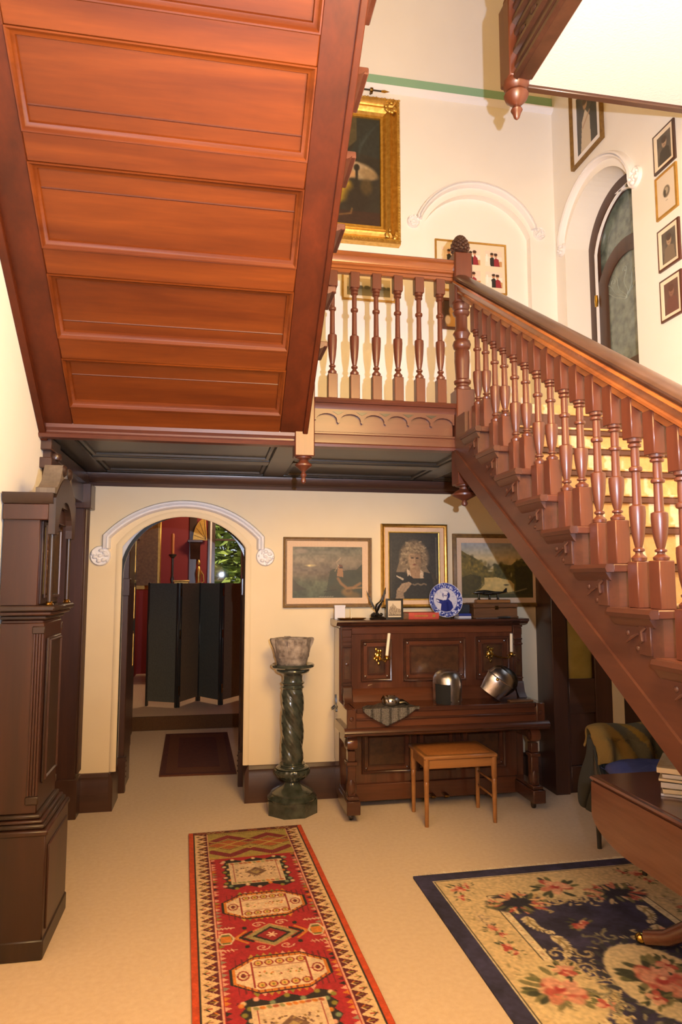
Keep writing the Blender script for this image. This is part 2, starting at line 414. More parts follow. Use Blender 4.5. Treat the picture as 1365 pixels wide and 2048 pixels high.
# floor of the hall
MB().box(-1.6, 5.2, -3.2, 6.1, -.1, 0, 0).build('floor', carpet, kind='structure', label='beige wool carpet covering the hall floor')
MB().box(-1.3, 1.6, 6.1, 7.95, -.1, 0, 0).build('floor_passage', carpet, kind='structure', label='beige carpet of the passage beyond the archway')
MB().box(-1.3, 1.6, 7.95, 12.2, -.1, .15, 0).build('floor_back_room', carpet, kind='structure', label='raised carpeted floor of the far room')
B('trim_1', brown_c, None, -1.2, 1.5, 7.935, 7.955, 0, .15, kind='structure', label='dark brown riser of the step into the far room')
# back wall, ground floor, with the arched doorway
DC, DH = -.224, .5
op = arc(DC, DH, 1.91, .26)
m = MB(); arch_slab(m, mpY, -1.45, 4.3, 0, ZS + .15, op, 0, .29); m.build('wall_back', wall_lo, kind='structure', label='cream yellow back wall under the landing', smooth=False)
# inner white wall with a rounder arch, and the dark bead round it
op2 = ellarc(DC, .495, 1.68, .485, 32)
m = MB(); arch_slab(m, mpY, -1.3, 1.6, 0, 3.2, op2, .29, .42); m.build('wall_back_inner', white_p, kind='structure', label='white plaster reveal filling the doorway arch', smooth=False)
# mouldings at the edge of the doorway opening
full = [(op[0][0], .27)] + op + [(op[-1][0], .27)]
MB().sweep([mpY(p[0], p[1], -.001) for p in full], [(-.0, .0), (.045, .0), (.045, .006), (.035, .012), (.012, .012), (.0, .004)], (0, -1, 0), flip=True)  .build('trim_2', wall_lo, kind='structure', label='cream painted bead edging the arched doorway')
MB().sweep([mpY(p[0], p[1], .29) for p in full], [(.0, .0), (.0, .25), (-.004, .25), (-.006, .0)], (0, -1, 0), flip=True).build('trim_15', white_p, kind='structure', label='white painted lining of the doorway reveal')
# white hood mould with carved bosses
def hood(name, cu, h, zs, rise, drop, mp, N, w=.055, flip=True, lab=''):
    pts = arc(cu, h, zs, rise, 28)
    path = [(pts[0][0], pts[0][1] - drop)] + pts + [(pts[-1][0], pts[-1][1] - drop)]
    prof = [(0, 0), (w, 0), (w, .02), (w * .8, .045), (w * .6, .05), (w * .5, .03), (w * .4, .05), (w * .15, .045), (0, .02)]
    return MB().sweep([mp(p[0], p[1], 0) for p in path], prof, N, flip=flip).build(name, white_p, kind='structure', label=lab)
hood('trim_3', DC, .60, 1.98, .27, .10, mpY, (0, -1, 0), .06, lab='white plaster hood mould over the arched doorway')
def boss(name, c, N, r, lab, seed=1):
    rnd = random.Random(seed); m = MB(); N = Vector(N); A = Vector((0, 0, 1)); Bv = N.cross(A)
    C = Vector(c)
    M = Matrix((( Bv.x, A.x, N.x, C.x), (Bv.y, A.y, N.y, C.y), (Bv.z, A.z, N.z, C.z), (0, 0, 0, 1)))
    m.M = M
    m.lathe([(r, 0), (r, .012), (r * .9, .024), (r * .72, .018), (0.001, .03)], n=24)
    for k in range(7):
        a = k * 2 * math.pi / 7 + rnd.random(); q = r * .52 if k else 0
        m.sphere((q * math.cos(a), q * math.sin(a), .022), r * .26, r * .2, .018, 10, 6)
    for k in range(10):
        a = rnd.random() * 7; q = r * (.3 + .55 * rnd.random())
        m.sphere((q * math.cos(a), q * math.sin(a), .024), r * .1, r * .16, .012, 8, 5)
    return m.build(name, white_p, kind='structure', label=lab)
boss('trim_4', (-.835, YW, 1.825), (0, -1, 0), .075, 'round white carved boss at left end of the doorway hood', 1)
boss('trim_5', (.383, YW, 1.825), (0, -1, 0), .072, 'round white carved boss at right end of the doorway hood', 5)
# dark wooden frame of the archway
fr = [(op2[0][0], 0)] + op2 + [(op2[-1][0], 0)]
df = thing('door_1', 'dark wooden frame lining the arched doorway', None, (DC, YW + .29, 0)); df['kind'] = 'structure'
MB().sweep([mpY(p[0], p[1], .285) for p in fr], [(-.012, 0), (.012, 0), (.012, .012), (-.012, .012)], (0, -1, 0), flip=True).build('bead', black_p, df)
for sg in (-1, 1): MB().box(DC + sg * .45, DC + sg * .52, YW + .425, YW + .80, 0, 2.0, .006).build('jamb', W_dk, df)
for x in (DC - .47, DC + .47):
    sgn = 1 if x < DC else -1
    m = MB(); m.box(x - .028, x + .028, YW + .40, YW + .46, 1.52, 1.66)
    for k in range(5): m.sphere((x + sgn * .028, YW + .43, 1.54 + k * .026), .006, .014, .012, 8, 5)
    m.build('carved_block', W_dk, df)
    m = MB(); m.box(x - .035, x + .035, YW + .385, YW + .45, 0, .27)
    for k in range(4): m.sphere((x + sgn * .035, YW + .41, .12 + k * .04), .008, n=8, m=5)
    m.build('plinth_block', W_dk, df)
# skirting
def skirt(name, x0, x1, y, lab):
    MB().prism([(y, 0), (y - .03, 0), (y - .03, .21), (y - .024, .225), (y - .026, .24), (y - .012, .262), (y, .265)], 'x', x0, x1).build(name, W_dkx, kind='structure', label=lab)
skirt('baseboard_back_left', -.93, DC - DH - .0, YW, 'dark brown skirting board left of the archway')
skirt('baseboard_back_right', DC + DH, 4.3, YW, 'dark brown skirting board right of the archway')
for x, sg in ((DC - DH, 1), (DC + DH, -1)):
    MB().prism([(x, 0), (x + sg * .03, 0), (x + sg * .03, .21), (x + sg * .012, .262), (x, .265)], 'y', YW - .03, YW + .28).build('baseboard_reveal', W_dk, kind='structure', label='dark skirting returning into the doorway reveal')
# dark crown mould under the landing
MB().prism([(YW, 2.346), (YW - .012, 2.346), (YW - .02, 2.37), (YW - .035, 2.375), (YW - .06, 2.41), (YW - .065, 2.44), (YW, 2.44)], 'x', -.97, 2.9).build('trim_6', W_dkx, kind='structure', label='dark wooden crown moulding under the landing')
# back wall above the landing with the shallow arched niche
nc, nh = 2.172, .49
opn = arc(nc, nh, 4.63, .335)
m = MB(); arch_slab(m, mpY, -1.45, XR + .4, ZS + .15, 7.6, opn, 0, .07)
m.add([(nc - nh - .02, YW + .07, ZS), (nc + nh + .02, YW + .07, ZS), (nc + nh + .02, YW + .07, 5.1), (nc - nh - .02, YW + .07, 5.1)], [(0, 1, 2, 3)])
m.build('wall_back_upper', wall_hi, kind='structure', label='pale cream upper wall of the stairwell', smooth=False)
hood('trim_7', nc, .545, 4.72, .355, .03, mpY, (0, -1, 0), .05, lab='white hood mould above the blind arched niche')
boss('trim_8', (1.60, YW, 4.665), (0, -1, 0), .055, 'small white boss at left end of the niche hood', 3)
boss('trim_9', (2.745, YW, 4.665), (0, -1, 0), .055, 'small white boss at right end of the niche hood', 4)
# green picture rail
MB().box(-.97, XR, YW - .02, YW, 5.855, 5.945).build('trim_10', green_p, kind='structure', label='green painted frieze band along the upper wall')
MB().prism([(YW, 5.80), (YW - .03, 5.815), (YW - .045, 5.845), (YW - .03, 5.855), (YW, 5.857)], 'x', -.97, XR).build('trim_11', white_p, kind='structure', label='white picture rail below the green band')
# left wall (opening into a dark wooden doorway beneath the landing)
MB().box(XL - .12, XL, -3.2, 4.22, 0, 7.6, 0).build('wall_left', wall_hi, kind='structure', label='pale cream wall beside the upper flight')
MB().box(XL - .12, XL, 4.22, YW, 2.44, 7.6, 0).build('wall_left_upper', wall_hi, kind='structure', label='pale cream wall above the side doorway')
ld = thing('door_2', 'dark wooden side doorway with fluted surround beneath the landing', None, (XL, 4.7, 0)); ld['kind'] = 'structure'
B('jamb_panel', W_dk, ld, -1.4, -.935, 5.16, 5.19, 0, 2.3)
for k in range(5): MB().lathe([(.011, .3), (.011, 2.2)], (-.925, 5.185 + k * .024, 0), 8).build('flute', W_dk, ld)
B('architrave', W_dk, ld, -.97, -.93, 5.17, 5.30, 0, 2.3)
B('plinth_block', W_dk, ld, -1.12, -.915, 5.145, 5.30, 0, .27)
B('capital_block', W_dk, ld, -1.0, -.885, 5.12, 5.30, 2.16, 2.34)
B('door_leaf', W_dk, ld, -1.34, -1.30, 4.22, 5.16, 0, 2.2)
for z0, z1 in ((.25, .95), (1.1, 2.0)): B('panel', W_dk, ld, -1.31, -1.285, 4.36, 5.02, z0, z1)
B('header', W_dkx, ld, -1.4, -.94, 4.22, 5.2, 2.2, 2.44)
B('near_jamb', W_dk, ld, -1.4, -.96, 4.19, 4.24, 0, 2.3)
# stepped bracket at the near side of the doorway head
m = MB(); m.box(-1.0, -.925, 4.06, 4.20, 1.9, 2.44); m.build('bracket_shaft', W_dk, ld)
for z0, z1, q in ((2.375, 2.44, .028), (2.27, 2.33, .04)):
    B('bracket_block', W_dk, ld, -1.0, -.925 + q * .5, 4.03 - q, 4.22, z0, z1)
for z0, z1 in ((2.335, 2.37), (2.16, 2.265)): MB().lathe([(.03, z0), (.036, (z0 + z1) / 2), (.03, z1)], (-.915, 4.13, 0), 12).build('bracket_turning', W_dk, ld)
MB().prism([(4.22, 2.40), (5.2, 2.40), (5.2, 2.34), (4.22, 2.34)], 'x', -.945, -.915).build('cornice', W_dkx, ld)
# right wall of the stairwell, with the arched door; it starts above the flight
rc, rh = 4.675, .475
opr = arc(rc, rh, 4.47, .36)
mpX = lambda u, z, d: (XR + d, u, z)
m = MB(); arch_slab(m, mpX, 3.5, YW, 2.45, 7.6, opr, 0, .30)
m.prism([(3.5, 7.6), (3.5, 2.33), (-.3, -.05), (-3.2, -.05), (-3.2, 7.6)], 'x', XR, XR + .3)
m.build('wall_right', wall_hi, kind='structure', label='pale cream wall beside the lower flight', smooth=False)
hood('trim_12', rc, .53, 4.56, .38, .06, mpX, (-1, 0, 0), .05, flip=False, lab='white hood mould over the upper arched door')
boss('trim_13', (XR, 5.19, 4.475), (-1, 0, 0), .055, 'small white boss in the corner beside the upper door', 8)
boss('trim_14', (XR, 4.145, 4.50), (-1, 0, 0), .075, 'large white boss on the near side of the upper door', 9)
# upper arched door, set deep in the reveal
ud = thing('door_3', 'arched dark wooden door with etched glass above the landing', None, (XR + .25, rc, ZL)); ud['kind'] = 'structure'
a1 = [(p[0], p[1]) for p in arc(rc, rh, 4.47, .36)]; fp = [(a1[0][0], ZL)] + a1 + [(a1[-1][0], ZL)]
MB().sweep([(XR + .28, p[0], p[1]) for p in fp], [(0, 0), (.085, 0), (.085, .05), (.06, .06), (0, .06)], (-1, 0, 0)).build('frame', W_dk, ud)
MB().sweep([(XR + .24, p[0], p[1]) for p in [(q[0] + (.085 if q[0] < rc else -.085), q[1] - (.085 if q[1] > 4.4 else 0)) for q in fp]], [(0, 0), (.012, 0), (.012, .02), (0, .02)], (-1, 0, 0)).build('white_bead', white_p, ud)
iw = rh - .09
lf = arc(rc, iw, 4.10, .24); lp = [(rc - iw, ZL)] + lf + [(rc + iw, ZL)]
MB().sweep([(XR + .28, p[0], p[1]) for p in lp], [(0, 0), (.12, 0), (.12, .03), (.10, .04), (0, .04)], (-1, 0, 0)).build('door_stile', W_dk, ud)
B('lock_rail', W_dk, ud, XR + .24, XR + .28, rc - iw, rc + iw, 3.12, 3.36)
B('lower_panel', W_dk, ud, XR + .255, XR + .28, rc - iw, rc + iw, ZL, 3.12)
m = MB(); g = arc(rc, iw - .09, 4.06, .20); pts = [(rc - iw + .09, 3.3)] + g + [(rc + iw - .09, 3.3)]
m.prism(pts, 'x', XR + .262, XR + .27); m.build('etched_pane', frost_m, ud)
m = MB(); g = arc(rc, rh - .03, 4.44, .33); pts = [(rc - rh + .03, 4.05)] + g + [(rc + rh - .03, 4.05)]
m.prism(pts, 'x', XR + .285, XR + .292); m.build('fanlight_pane', frost_m, ud)
m = MB()
for q in range(7):
    a0 = (q - 3) * .16
    m.tube([(XR + .2615, rc + .03 + a0 * t / 12 + .02 * math.sin(t * .7 + q), 3.86 + .26 * t / 12) for t in range(13)], .0022, 5)
    m.tube([(XR + .2615, rc + .03 + a0 + .035 * (1 - t / 12) * math.cos(t * .6), 4.10 - abs(a0) * .25 + .035 * (1 - t / 12) * math.sin(t * .6)) for t in range(11)], .0022, 5)
m.build('etched_scroll', paint('etched_line', 'a5b0a8', .5), ud)
for z in (3.2, 3.98): MB().lathe([(.014, z - .05), (.018, z), (.014, z + .05)], (XR + .225, rc + iw + .005, 0), 10).build('hinge', brass, ud)
# ground floor: partition with the glazed door under the stairs, and the enclosing shell
pd = thing('door_4', 'dark wooden door with amber glass pane under the stairs', None, (2.85, 5.04, 0)); pd['kind'] = 'structure'
B('door_frame', W_dk, pd, 2.615, 2.735, 5.04, 5.31, 0, 2.44)
B('stile', W_dk, pd, 2.735, 2.765, 5.07, 5.11, 0, 2.2)
B('stile', W_dk, pd, 2.99, 3.135, 5.07, 5.11, 0, 2.2)
B('lock_rail', W_dkx, pd, 2.765, 2.99, 5.075, 5.11, .60, .87)
B('bottom_rail', W_dkx, pd, 2.765, 2.99, 5.075, 5.11, 0, .2)
B('lower_panel', W_dk, pd, 2.765, 2.99, 5.09, 5.105, .2, .6)
B('top_rail', W_dkx, pd, 2.765, 2.99, 5.075, 5.11, 2.05, 2.2)
MB().lathe([(.115, .87), (.115, 2.05)], (2.8775, 5.115, 0), 24, sy=.35).build('amber_pane', amber_m, pd)
MB().box(3.135, 3.23, 5.06, 5.31, 0, 2.44, 0).build('wall_partition', wall_lo, kind='structure', label='narrow strip of yellow wall beside the amber glazed door')
MB().box(3.23, 4.3, 5.10, 5.2, 0, 2.44, 0).build('wall_panelled', W_dk, kind='structure', label='dark panelled wall under the stairs')
MB().box(4.2, 4.3, -3.2, 5.2, 0, 2.6, 0).build('wall_right_lower', wall_lo, kind='structure', label='wall of the space under the stairs')
MB().box(XL - .12, 4.4, -3.3, -3.2, 0, 7.6, 0).build('wall_front', wall_hi, kind='structure', label='wall behind the viewer')
MB().box(XL - .12, 4.4, -3.3, 5.7, 7.6, 7.7, 0).build('ceiling', ceil_p, kind='structure', label='high plaster ceiling of the stairwell')
MB().box(3.2, 4.2, -3.2, 3.5, 2.6, 2.7, 0).build('ceiling_side', ceil_p, kind='structure', label='ceiling of the space under the stairs')
# upper floor gallery: white soffit that the photograph shows at top right
m = MB(); m.box(1.53, XR, -3.2, 3.03, 4.17, 4.42, 0); m.box(XL, 1.53, -3.2, 1.35, 4.17, 4.42, 0)
m.build('ceiling_gallery', ceil_p, kind='structure', label='white textured plaster underside of the upper gallery')
# passage and far room beyond the archway
MB().box(-1.30, -1.2, 5.7, 12.2, 0, 3.2, 0).build('wall_passage_left', red_p, kind='structure', label='dark red wall on the left of the far room')
MB().box(1.5, 1.6, 5.7, 12.2, 0, 3.2, 0).build('wall_passage_right', red_p, kind='structure', label='dark red wall on the right of the far room')
MB().box(-1.3, 1.6, 5.7, 12.2, 3.2, 3.3, 0).build('ceiling_passage', ceil_p, kind='structure', label='ceiling of the far room')
YF = 11.5
m = MB(); m.box(-1.3, .0, YF, YF + .15, 0, 3.2, 0); m.box(.52, 1.6, YF, YF + .15, 0, 3.2, 0); m.box(0, .52, YF, YF + .15, 0, .6, 0); m.box(0, .52, YF, YF + .15, 2.9, 3.2, 0)
m.build('wall_far', red_p, kind='structure', label='dark red end wall of the far room')
wn = thing('window_1', 'tall sash window with dark frame looking onto trees', None, (.26, YF, .6)); wn['kind'] = 'structure'
B('window_frame', W_dk, wn, -.12, .0, YF - .04, YF + .06, .55, 2.95)
B('window_frame', W_dk, wn, .52, .66, YF - .04, YF + .06, .55, 2.95)
B('sill', W_dkx, wn, -.1, .62, YF - .08, YF + .02, .55, .6)
B('head', W_dkx, wn, -.1, .62, YF - .04, YF + .06, 2.9, 2.98)
B('glazing_bar', W_dkx, wn, 0, .52, YF + .03, YF + .06, 2.29, 2.325)
B('blind_cord', white_p, wn, -.085, -.055, YF - .06, YF - .05, .9, 2.9)
for z0, z1 in ((.6, 2.29), (2.325, 2.9)): B('pane', glass_m, wn, 0, .52, YF + .04, YF + .045, z0, z1, )

# ================================================================== STAIRCASE
# ---- turned profiles (radius, height fraction)
BAL = [(.012, 0), (.024, .004), (.026, .03), (.013, .06), (.012, .075), (.019, .085), (.019, .1), (.012, .112), (.015, .14), (.021, .21), (.0255, .31), (.0275, .40), (.0265, .445), (.022, .452), (.0155, .46),
       (.0145, .60), (.014, .725), (.021, .735), (.0225, .75), (.021, .765), (.014, .775), (.0145, .86), (.0135, .925), (.022, .935), (.022, .955), (.015, .965), (.024, .975), (.024, 1.0)]
def baluster_mesh(z0, blk, turn, top, w=.029):
    m = MB(); m.box(-w, w, -w, w, 0, blk, .003)
    m.lathe([(r * 1.06, blk + t * turn) for r, t in BAL], n=16, cap=False)
    m.box(-w, w, -w, w, blk + turn, blk + turn + top, .003)
    return m.mesh('baluster', W_z, (0, 0, 0))
# ---- landing
la = thing('stair_landing', 'panelled wooden half landing crossing the back of the stairwell', 'stair landing', (.5, 4.6, ZS))
B('floor_slab', stairc, la, XL + .01, XR - .01, YL + .061, YW - .005, 2.522, ZL)
MB().box(XL, 1.44, YL, YL + .06, 2.44, ZL, 0).build('fascia_board', W_x, la)
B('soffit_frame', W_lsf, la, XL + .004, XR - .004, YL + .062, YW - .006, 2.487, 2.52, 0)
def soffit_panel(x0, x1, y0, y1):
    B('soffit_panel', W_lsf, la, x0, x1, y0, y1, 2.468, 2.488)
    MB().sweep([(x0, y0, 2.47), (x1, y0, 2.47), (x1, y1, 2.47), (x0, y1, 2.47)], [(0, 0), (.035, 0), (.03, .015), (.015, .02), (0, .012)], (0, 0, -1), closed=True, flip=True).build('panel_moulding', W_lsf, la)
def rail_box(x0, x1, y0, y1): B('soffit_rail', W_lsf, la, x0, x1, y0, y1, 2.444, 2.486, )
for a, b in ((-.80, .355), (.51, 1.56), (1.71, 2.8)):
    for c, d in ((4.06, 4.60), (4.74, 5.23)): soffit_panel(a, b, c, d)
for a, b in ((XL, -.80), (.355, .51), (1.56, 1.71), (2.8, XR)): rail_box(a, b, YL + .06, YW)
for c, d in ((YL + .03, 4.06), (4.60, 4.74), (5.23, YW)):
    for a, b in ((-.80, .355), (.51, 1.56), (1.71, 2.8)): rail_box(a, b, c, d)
# nosing, scalloped applied board, lower mouldings
MB().prism([(YL, 2.70), (YL - .035, 2.705), (YL - .045, 2.718), (YL - .035, 2.735), (YL + .07, 2.735), (YL + .07, 2.70)], 'x', .57, 1.45).build('nosing', W_x, la)
MB().prism([(YL, 2.665), (YL - .012, 2.67), (YL - .018, 2.69), (YL - .028, 2.703), (YL, 2.703)], 'x', .57, 1.45).build('bed_mould', W_x, la)
sc = []; n = 6; x0, x1 = .57, 1.445; wv = (x1 - x0) / n
sc.append((x0, 2.668)); sc.append((x0, 2.60))
for k in range(n):
    for t in range(9):
        a = math.pi * t / 8
        sc.append((x0 + wv * (k + .5) - wv * .44 * math.cos(a), 2.60 + .042 * math.sin(a)))
    if k < n - 1:
        xx = x0 + wv * (k + 1); sc += [(xx - .01, 2.592), (xx, 2.582), (xx + .01, 2.592)]
sc += [(x1, 2.60), (x1, 2.668)]
MB().prism(sc[::-1], 'y', YL - .022, YL).build('scalloped_board', W_x, la, smooth=False)
for k in range(n):
    xx = x0 + wv * (k + .98)
    if k < n - 1: MB().prism([(xx - .036, 2.654), (xx + .036, 2.654), (xx, 2.634)], 'y', YL - .0245, YL - .021).build('notch_shade', W_lsf, la)  # dark triangles laid on the board stand in for shade in notches
MB().prism([(YL, 2.44), (YL - .02, 2.44), (YL - .024, 2.455), (YL - .012, 2.465), (YL - .012, 2.47), (YL - .006, 2.515), (YL - .012, 2.52), (YL - .012, 2.53), (YL, 2.535)], 'x', .57, 1.45).build('lower_mould', W_x, la)
MB().prism([(YL, 2.43), (YL - .035, 2.435), (YL - .045, 2.452), (YL - .03, 2.465), (YL - .03, 2.475), (YL - .045, 2.49), (YL - .05, 2.54), (YL, 2.56)], 'x', XL, .46).build('flight_foot_mould', W_x, la)
# ---- newel posts
def newel(name, label, x, y, z_bot, blk0, blk1, trn1, blk2, pine, pend_r, w=.06):
    t = thing(name, label, 'newel post', (x, y, z_bot))
    MB().box(x - w, x + w, y - w, y + w, blk0, blk1, .006).build('lower_block', W_z, t)
    L = trn1 - blk1
    pr = [(.05, 0), (.053, .03), (.04, .05), (.04, .07), (.052, .085), (.054, .11), (.042, .13), (.043, .2), (.048, .33), (.048, .45), (.04, .47), (.052, .49), (.058, .53), (.052, .57), (.04, .59), (.046, .63), (.055, .66), (.046, .69), (.038, .72), (.038, .86), (.05, .88), (.055, .91), (.045, .93), (.055, .96), (.055, 1)]
    MB().lathe([(r, blk1 + q * L) for r, q in pr], (x, y, 0), 24, cap=False).build('turned_shaft', W_z, t)
    MB().box(x - w, x + w, y - w, y + w, trn1, blk2, .01).build('upper_block', W_z, t)
    if pine:
        h = pine - blk2; m = MB()
        m.lathe([(w * .95, blk2 - .0), (w * .7, blk2 + h * .08), (w * .55, blk2 + h * .14), (w * .75, blk2 + h * .2), (w * .85, blk2 + h * .35), (w * .8, blk2 + h * .55), (w * .6, blk2 + h * .78), (w * .25, blk2 + h * .96), (.002, pine)], (x, y, 0), 20)
        for j in range(7):
            zz = blk2 + h * (.24 + j * .1); rr = w * (.84, .88, .86, .8, .7, .55, .36)[j]
            for k in range(10):
                a = 2 * math.pi * (k + j * .5) / 10
                m.sphere((x + rr * math.cos(a), y + rr * math.sin(a), zz), .012, .012, .011, 7, 5)
        m.build('pineapple_finial', W_dk, t)
    h = blk0 - z_bot
    MB().lathe([(.003, z_bot), (.016, z_bot + h * .04), (.02, z_bot + h * .14), (.014, z_bot + h * .26), (.03, z_bot + h * .33), (pend_r, z_bot + h * .5), (pend_r * 1.02, z_bot + h * .58), (pend_r * .7, z_bot + h * .72), (.03, z_bot + h * .8), (.03, z_bot + h * .9), (.055, z_bot + h * .95), (.055, blk0)], (x, y, 0), 24).build('pendant_drop', W_z, t)
    return t
newel('newel_post', 'tall newel with carved pineapple finial where the lower flight meets the landing', 1.51, 3.98, 2.10, 2.23, 2.826, 3.385, 3.713, 3.85, .074)
dn = thing('newel_post', 'drop newel with turned pendant at the foot of the upper flight', 'newel post', (.508, 3.985, 2.22))
MB().box(.449, .567, 3.925, 4.045, 2.372, 3.55, .006).build('post', W_z, dn)
z0 = 2.215
MB().lathe([(.003, z0), (.013, z0 + .008), (.016, z0 + .022), (.011, z0 + .035), (.017, z0 + .045), (.019, z0 + .055), (.011, z0 + .066), (.014, z0 + .075), (.03, z0 + .09), (.05, z0 + .105), (.05, z0 + .115), (.03, z0 + .13), (.026, z0 + .14), (.048, z0 + .15), (.05, z0 + .157)], (.508, 3.985, 0), 24).build('pendant_drop', W_z, dn)
# ---- landing balustrade
def rail_prof(w=.05, h=.105):      # lower moulding
    return [(-w * .45, 0), (w * .45, 0), (w * .45, h * .14), (w * .72, h * .2), (w * .72, h * .28), (w * .62, h * .33), (w * .74, h * .46), (w * .98, h * .6), (w * .9, h * .68), (-w * .9, h * .68), (-w * .98, h * .6), (-w * .74, h * .46), (-w * .62, h * .33), (-w * .72, h * .28), (-w * .72, h * .2), (-w * .45, h * .14)]
def cap_prof(w=.05, h=.105):       # rounded grip
    return [(-w * .7, h * .675)] + [(-w * math.cos(R(a)) * .95, h * .82 + h * .18 * math.sin(R(a))) for a in range(-30, 211, 20)] + [(w * .7, h * .675)]
lb = thing('balustrade', 'landing balustrade of turned balusters under a moulded rail', 'balustrade', (1.0, YL, 2.735))
YB = YL + .0
MB().prism([(YB + a, 3.555 + b) for a, b in rail_prof(.05, .115)], 'x', .56, 1.455).build('rail_moulding', W_railx, lb)
MB().prism([(YB + a, 3.555 + b) for a, b in cap_prof(.05, .115)], 'x', .56, 1.455).build('handrail', W_railx, lb)
B('under_rail', W_railx, lb, .56, 1.455, YB - .018, YB + .018, 3.53, 3.556)
bm_l = baluster_mesh(0, .152, .548, .10)
for x in (.68, .8175, .955, 1.0925, 1.23, 1.3675): inst('baluster', bm_l, lb, (x, YB, 2.736))
# ---- lower flight
GO, RI = .2465, .1585
lf_ = thing('staircase', 'lower flight of carpeted stairs with cut string and carved tread ends', 'staircase', (2.2, 1.8, 0))
NST = 16; SX = 1.44
Yk = [3.525 - GO * k for k in range(NST)]; Zk = [2.50 - RI * k for k in range(NST)]
tread_m = MB()
for k in range(NST):
    y, z = Yk[k], Zk[k]
    B('tread', W_x, lf_, SX + .001, XR - .004, y, y + GO + .03, z - .03, z)
    MB().prism([(SX - .03, z - .03), (SX - .036, z - .015), (SX - .03, z), (SX, z), (SX, z - .03)], 'y', y - .006, y + GO + .0).build('return_nosing', W_y, lf_)
    MB().prism([(SX - .016, z - .042), (SX - .024, z - .03), (SX, z - .03), (SX, z - .062), (SX - .008, z - .056)], 'y', y + .012, y + GO).build('scotia', W_y, lf_)
    B('riser', W_x, lf_, SX + .02, XR - .004, y + .032, y + .045, z - RI, z - .03, 0)
    B('carpet_runner', stairc, lf_, SX + .16, XR - .12, y - .008, y + GO + .02, z, z + .012)
    B('carpet_riser', stairc, lf_, SX + .16, XR - .12, y + .015, y + .03, z - RI, z - .0)
# last riser up to the landing
B('riser', W_x, lf_, SX + .02, XR - .004, 3.745, 3.76, 2.5, 2.64, 0); B('top_tread', stairc, lf_, 1.575, XR - .004, 3.735, 3.975, 2.64, ZL)
# sawtooth outer string + lower edge mould
SL = RI / GO
def zbot(y): return 2.125 - .655 * (3.595 - y)
pts = [(3.92, zbot(3.92)), (Yk[-1] - .1, zbot(Yk[-1] - .1))]
for k in range(NST - 1, -1, -1): pts += [(Yk[k] + .03, Zk[k] - RI - .0), (Yk[k] + .03, Zk[k] - .03)]
pts += [(3.77, 2.47), (3.77, 2.64), (3.92, 2.64)]
MB().prism(pts, 'x', SX, SX + .04).build('outer_string', W_y, lf_, smooth=False)
MB().prism([(3.92, zbot(3.92)), (-.3, zbot(-.3)), (-.3, zbot(-.3) + .10), (3.92, zbot(3.92) + .10)], 'x', SX - .012, SX).build('string_edge_mould', W_y, lf_)
MB().prism([(3.92, zbot(3.92) + .005), (-.3, zbot(-.3) + .005), (-.3, zbot(-.3) + .06), (3.92, zbot(3.92) + .06)], 'x', SX + .04, XR).build('flight_soffit', W_dkx, lf_)
for k in range(NST - 2):     # carved bracket under each tread end
    y, z = Yk[k], Zk[k]; br = B('carved_bracket', W_y, lf_, SX - .006, SX + .002, y + .035, y + .10, z - RI + .004, z - .05, .002)
    m = MB(); m.tube([(SX - .008, y + .10, z - .085), (SX - .010, y + .135, z - .10), (SX - .010, y + .165, z - .118)], [.004, .006, .003], 6)
    m.tube([(SX - .008, y + .055, z - .06), (SX - .011, y + .075, z - .075), (SX - .011, y + .072, z - .105), (SX - .008, y + .09, z - .115)], [.005, .007, .006, .003], 6)
    m.sphere((SX - .001, y + .17, z - .085), .005, .011, .011, 8, 5); m.sphere((SX - .001, y + .115, z - .135), .005, .012, .01, 8, 5)
    m.build('carving', W_y, br)
# balustrade of the lower flight
def ztop(y): return 3.545 - .651 * (3.9 - y)
RH = .125
lb2 = thing('balustrade', 'sloping balustrade with paired turned balusters on the lower flight', 'balustrade', (1.5, 2.0, 1.0))
ya, yb = 3.925, .1
MB().sweep([(1.5, ya, ztop(ya)), (1.5, yb, ztop(yb))], [(b - RH, a) for a, b in rail_prof(.056, RH)], (1, 0, 0), flip=True).build('rail_moulding', W_rail, lb2)
MB().sweep([(1.5, ya, ztop(ya)), (1.5, yb, ztop(yb))], [(b - RH, a) for a, b in cap_prof(.056, RH)], (1, 0, 0), flip=True).build('handrail', W_cap, lb2)
m = MB().prism([(ya, ztop(ya) - RH - .03), (yb, ztop(yb) - RH - .03), (yb, ztop(yb) - RH + .01), (ya, ztop(ya) - RH + .01)], 'x', 1.476, 1.524); m.build('under_rail', W_rail, lb2)
for q, dy in enumerate((.052, .052 + GO / 2)):
    ht = ztop(Yk[3] + dy) - RH - .018 - Zk[3]
    tp = .155; me = baluster_mesh(0, .165, ht - .165 - tp, tp, .03)
    for k in range(13): inst('baluster', me, lb2, (1.5, Yk[k] + dy, Zk[k]))
# ---- upper flight, seen from below
uf = thing('staircase', 'upper flight with panelled wooden soffit rising over the viewer', 'staircase', (-.2, 3.0, ZS))
SLP = .78; al = math.atan(SLP); ca, sa = math.cos(al), math.sin(al)
MU = Matrix(((1, 0, 0, 0), (0, -ca, sa * -1, 3.997), (0, sa, -ca, 2.46), (0, 0, 0, 1)))   # local: x, v up the slope, w = downwards
def vY(y): return (3.997 - y) / ca
vend = vY(1.30)
def UB(name, mat, *a): return MB(MU).box(*a).build(name, mat, uf)
UB('stile', W_sofy, XL, -.79, -.02, vend, -.05, 0)
UB('stile', W_sofy, .36, .50, -.02, vend, -.05, 0)
UB('wall_string', W_sofy, XL, -.93, -.02, vend, 0, .035)
UB('edge_bead', W_sofy, .495, .525, -.02, vend, -.05, .012)
UB('backing', W_dkx, XL, .50, -.0, vend, -.10, -.05)
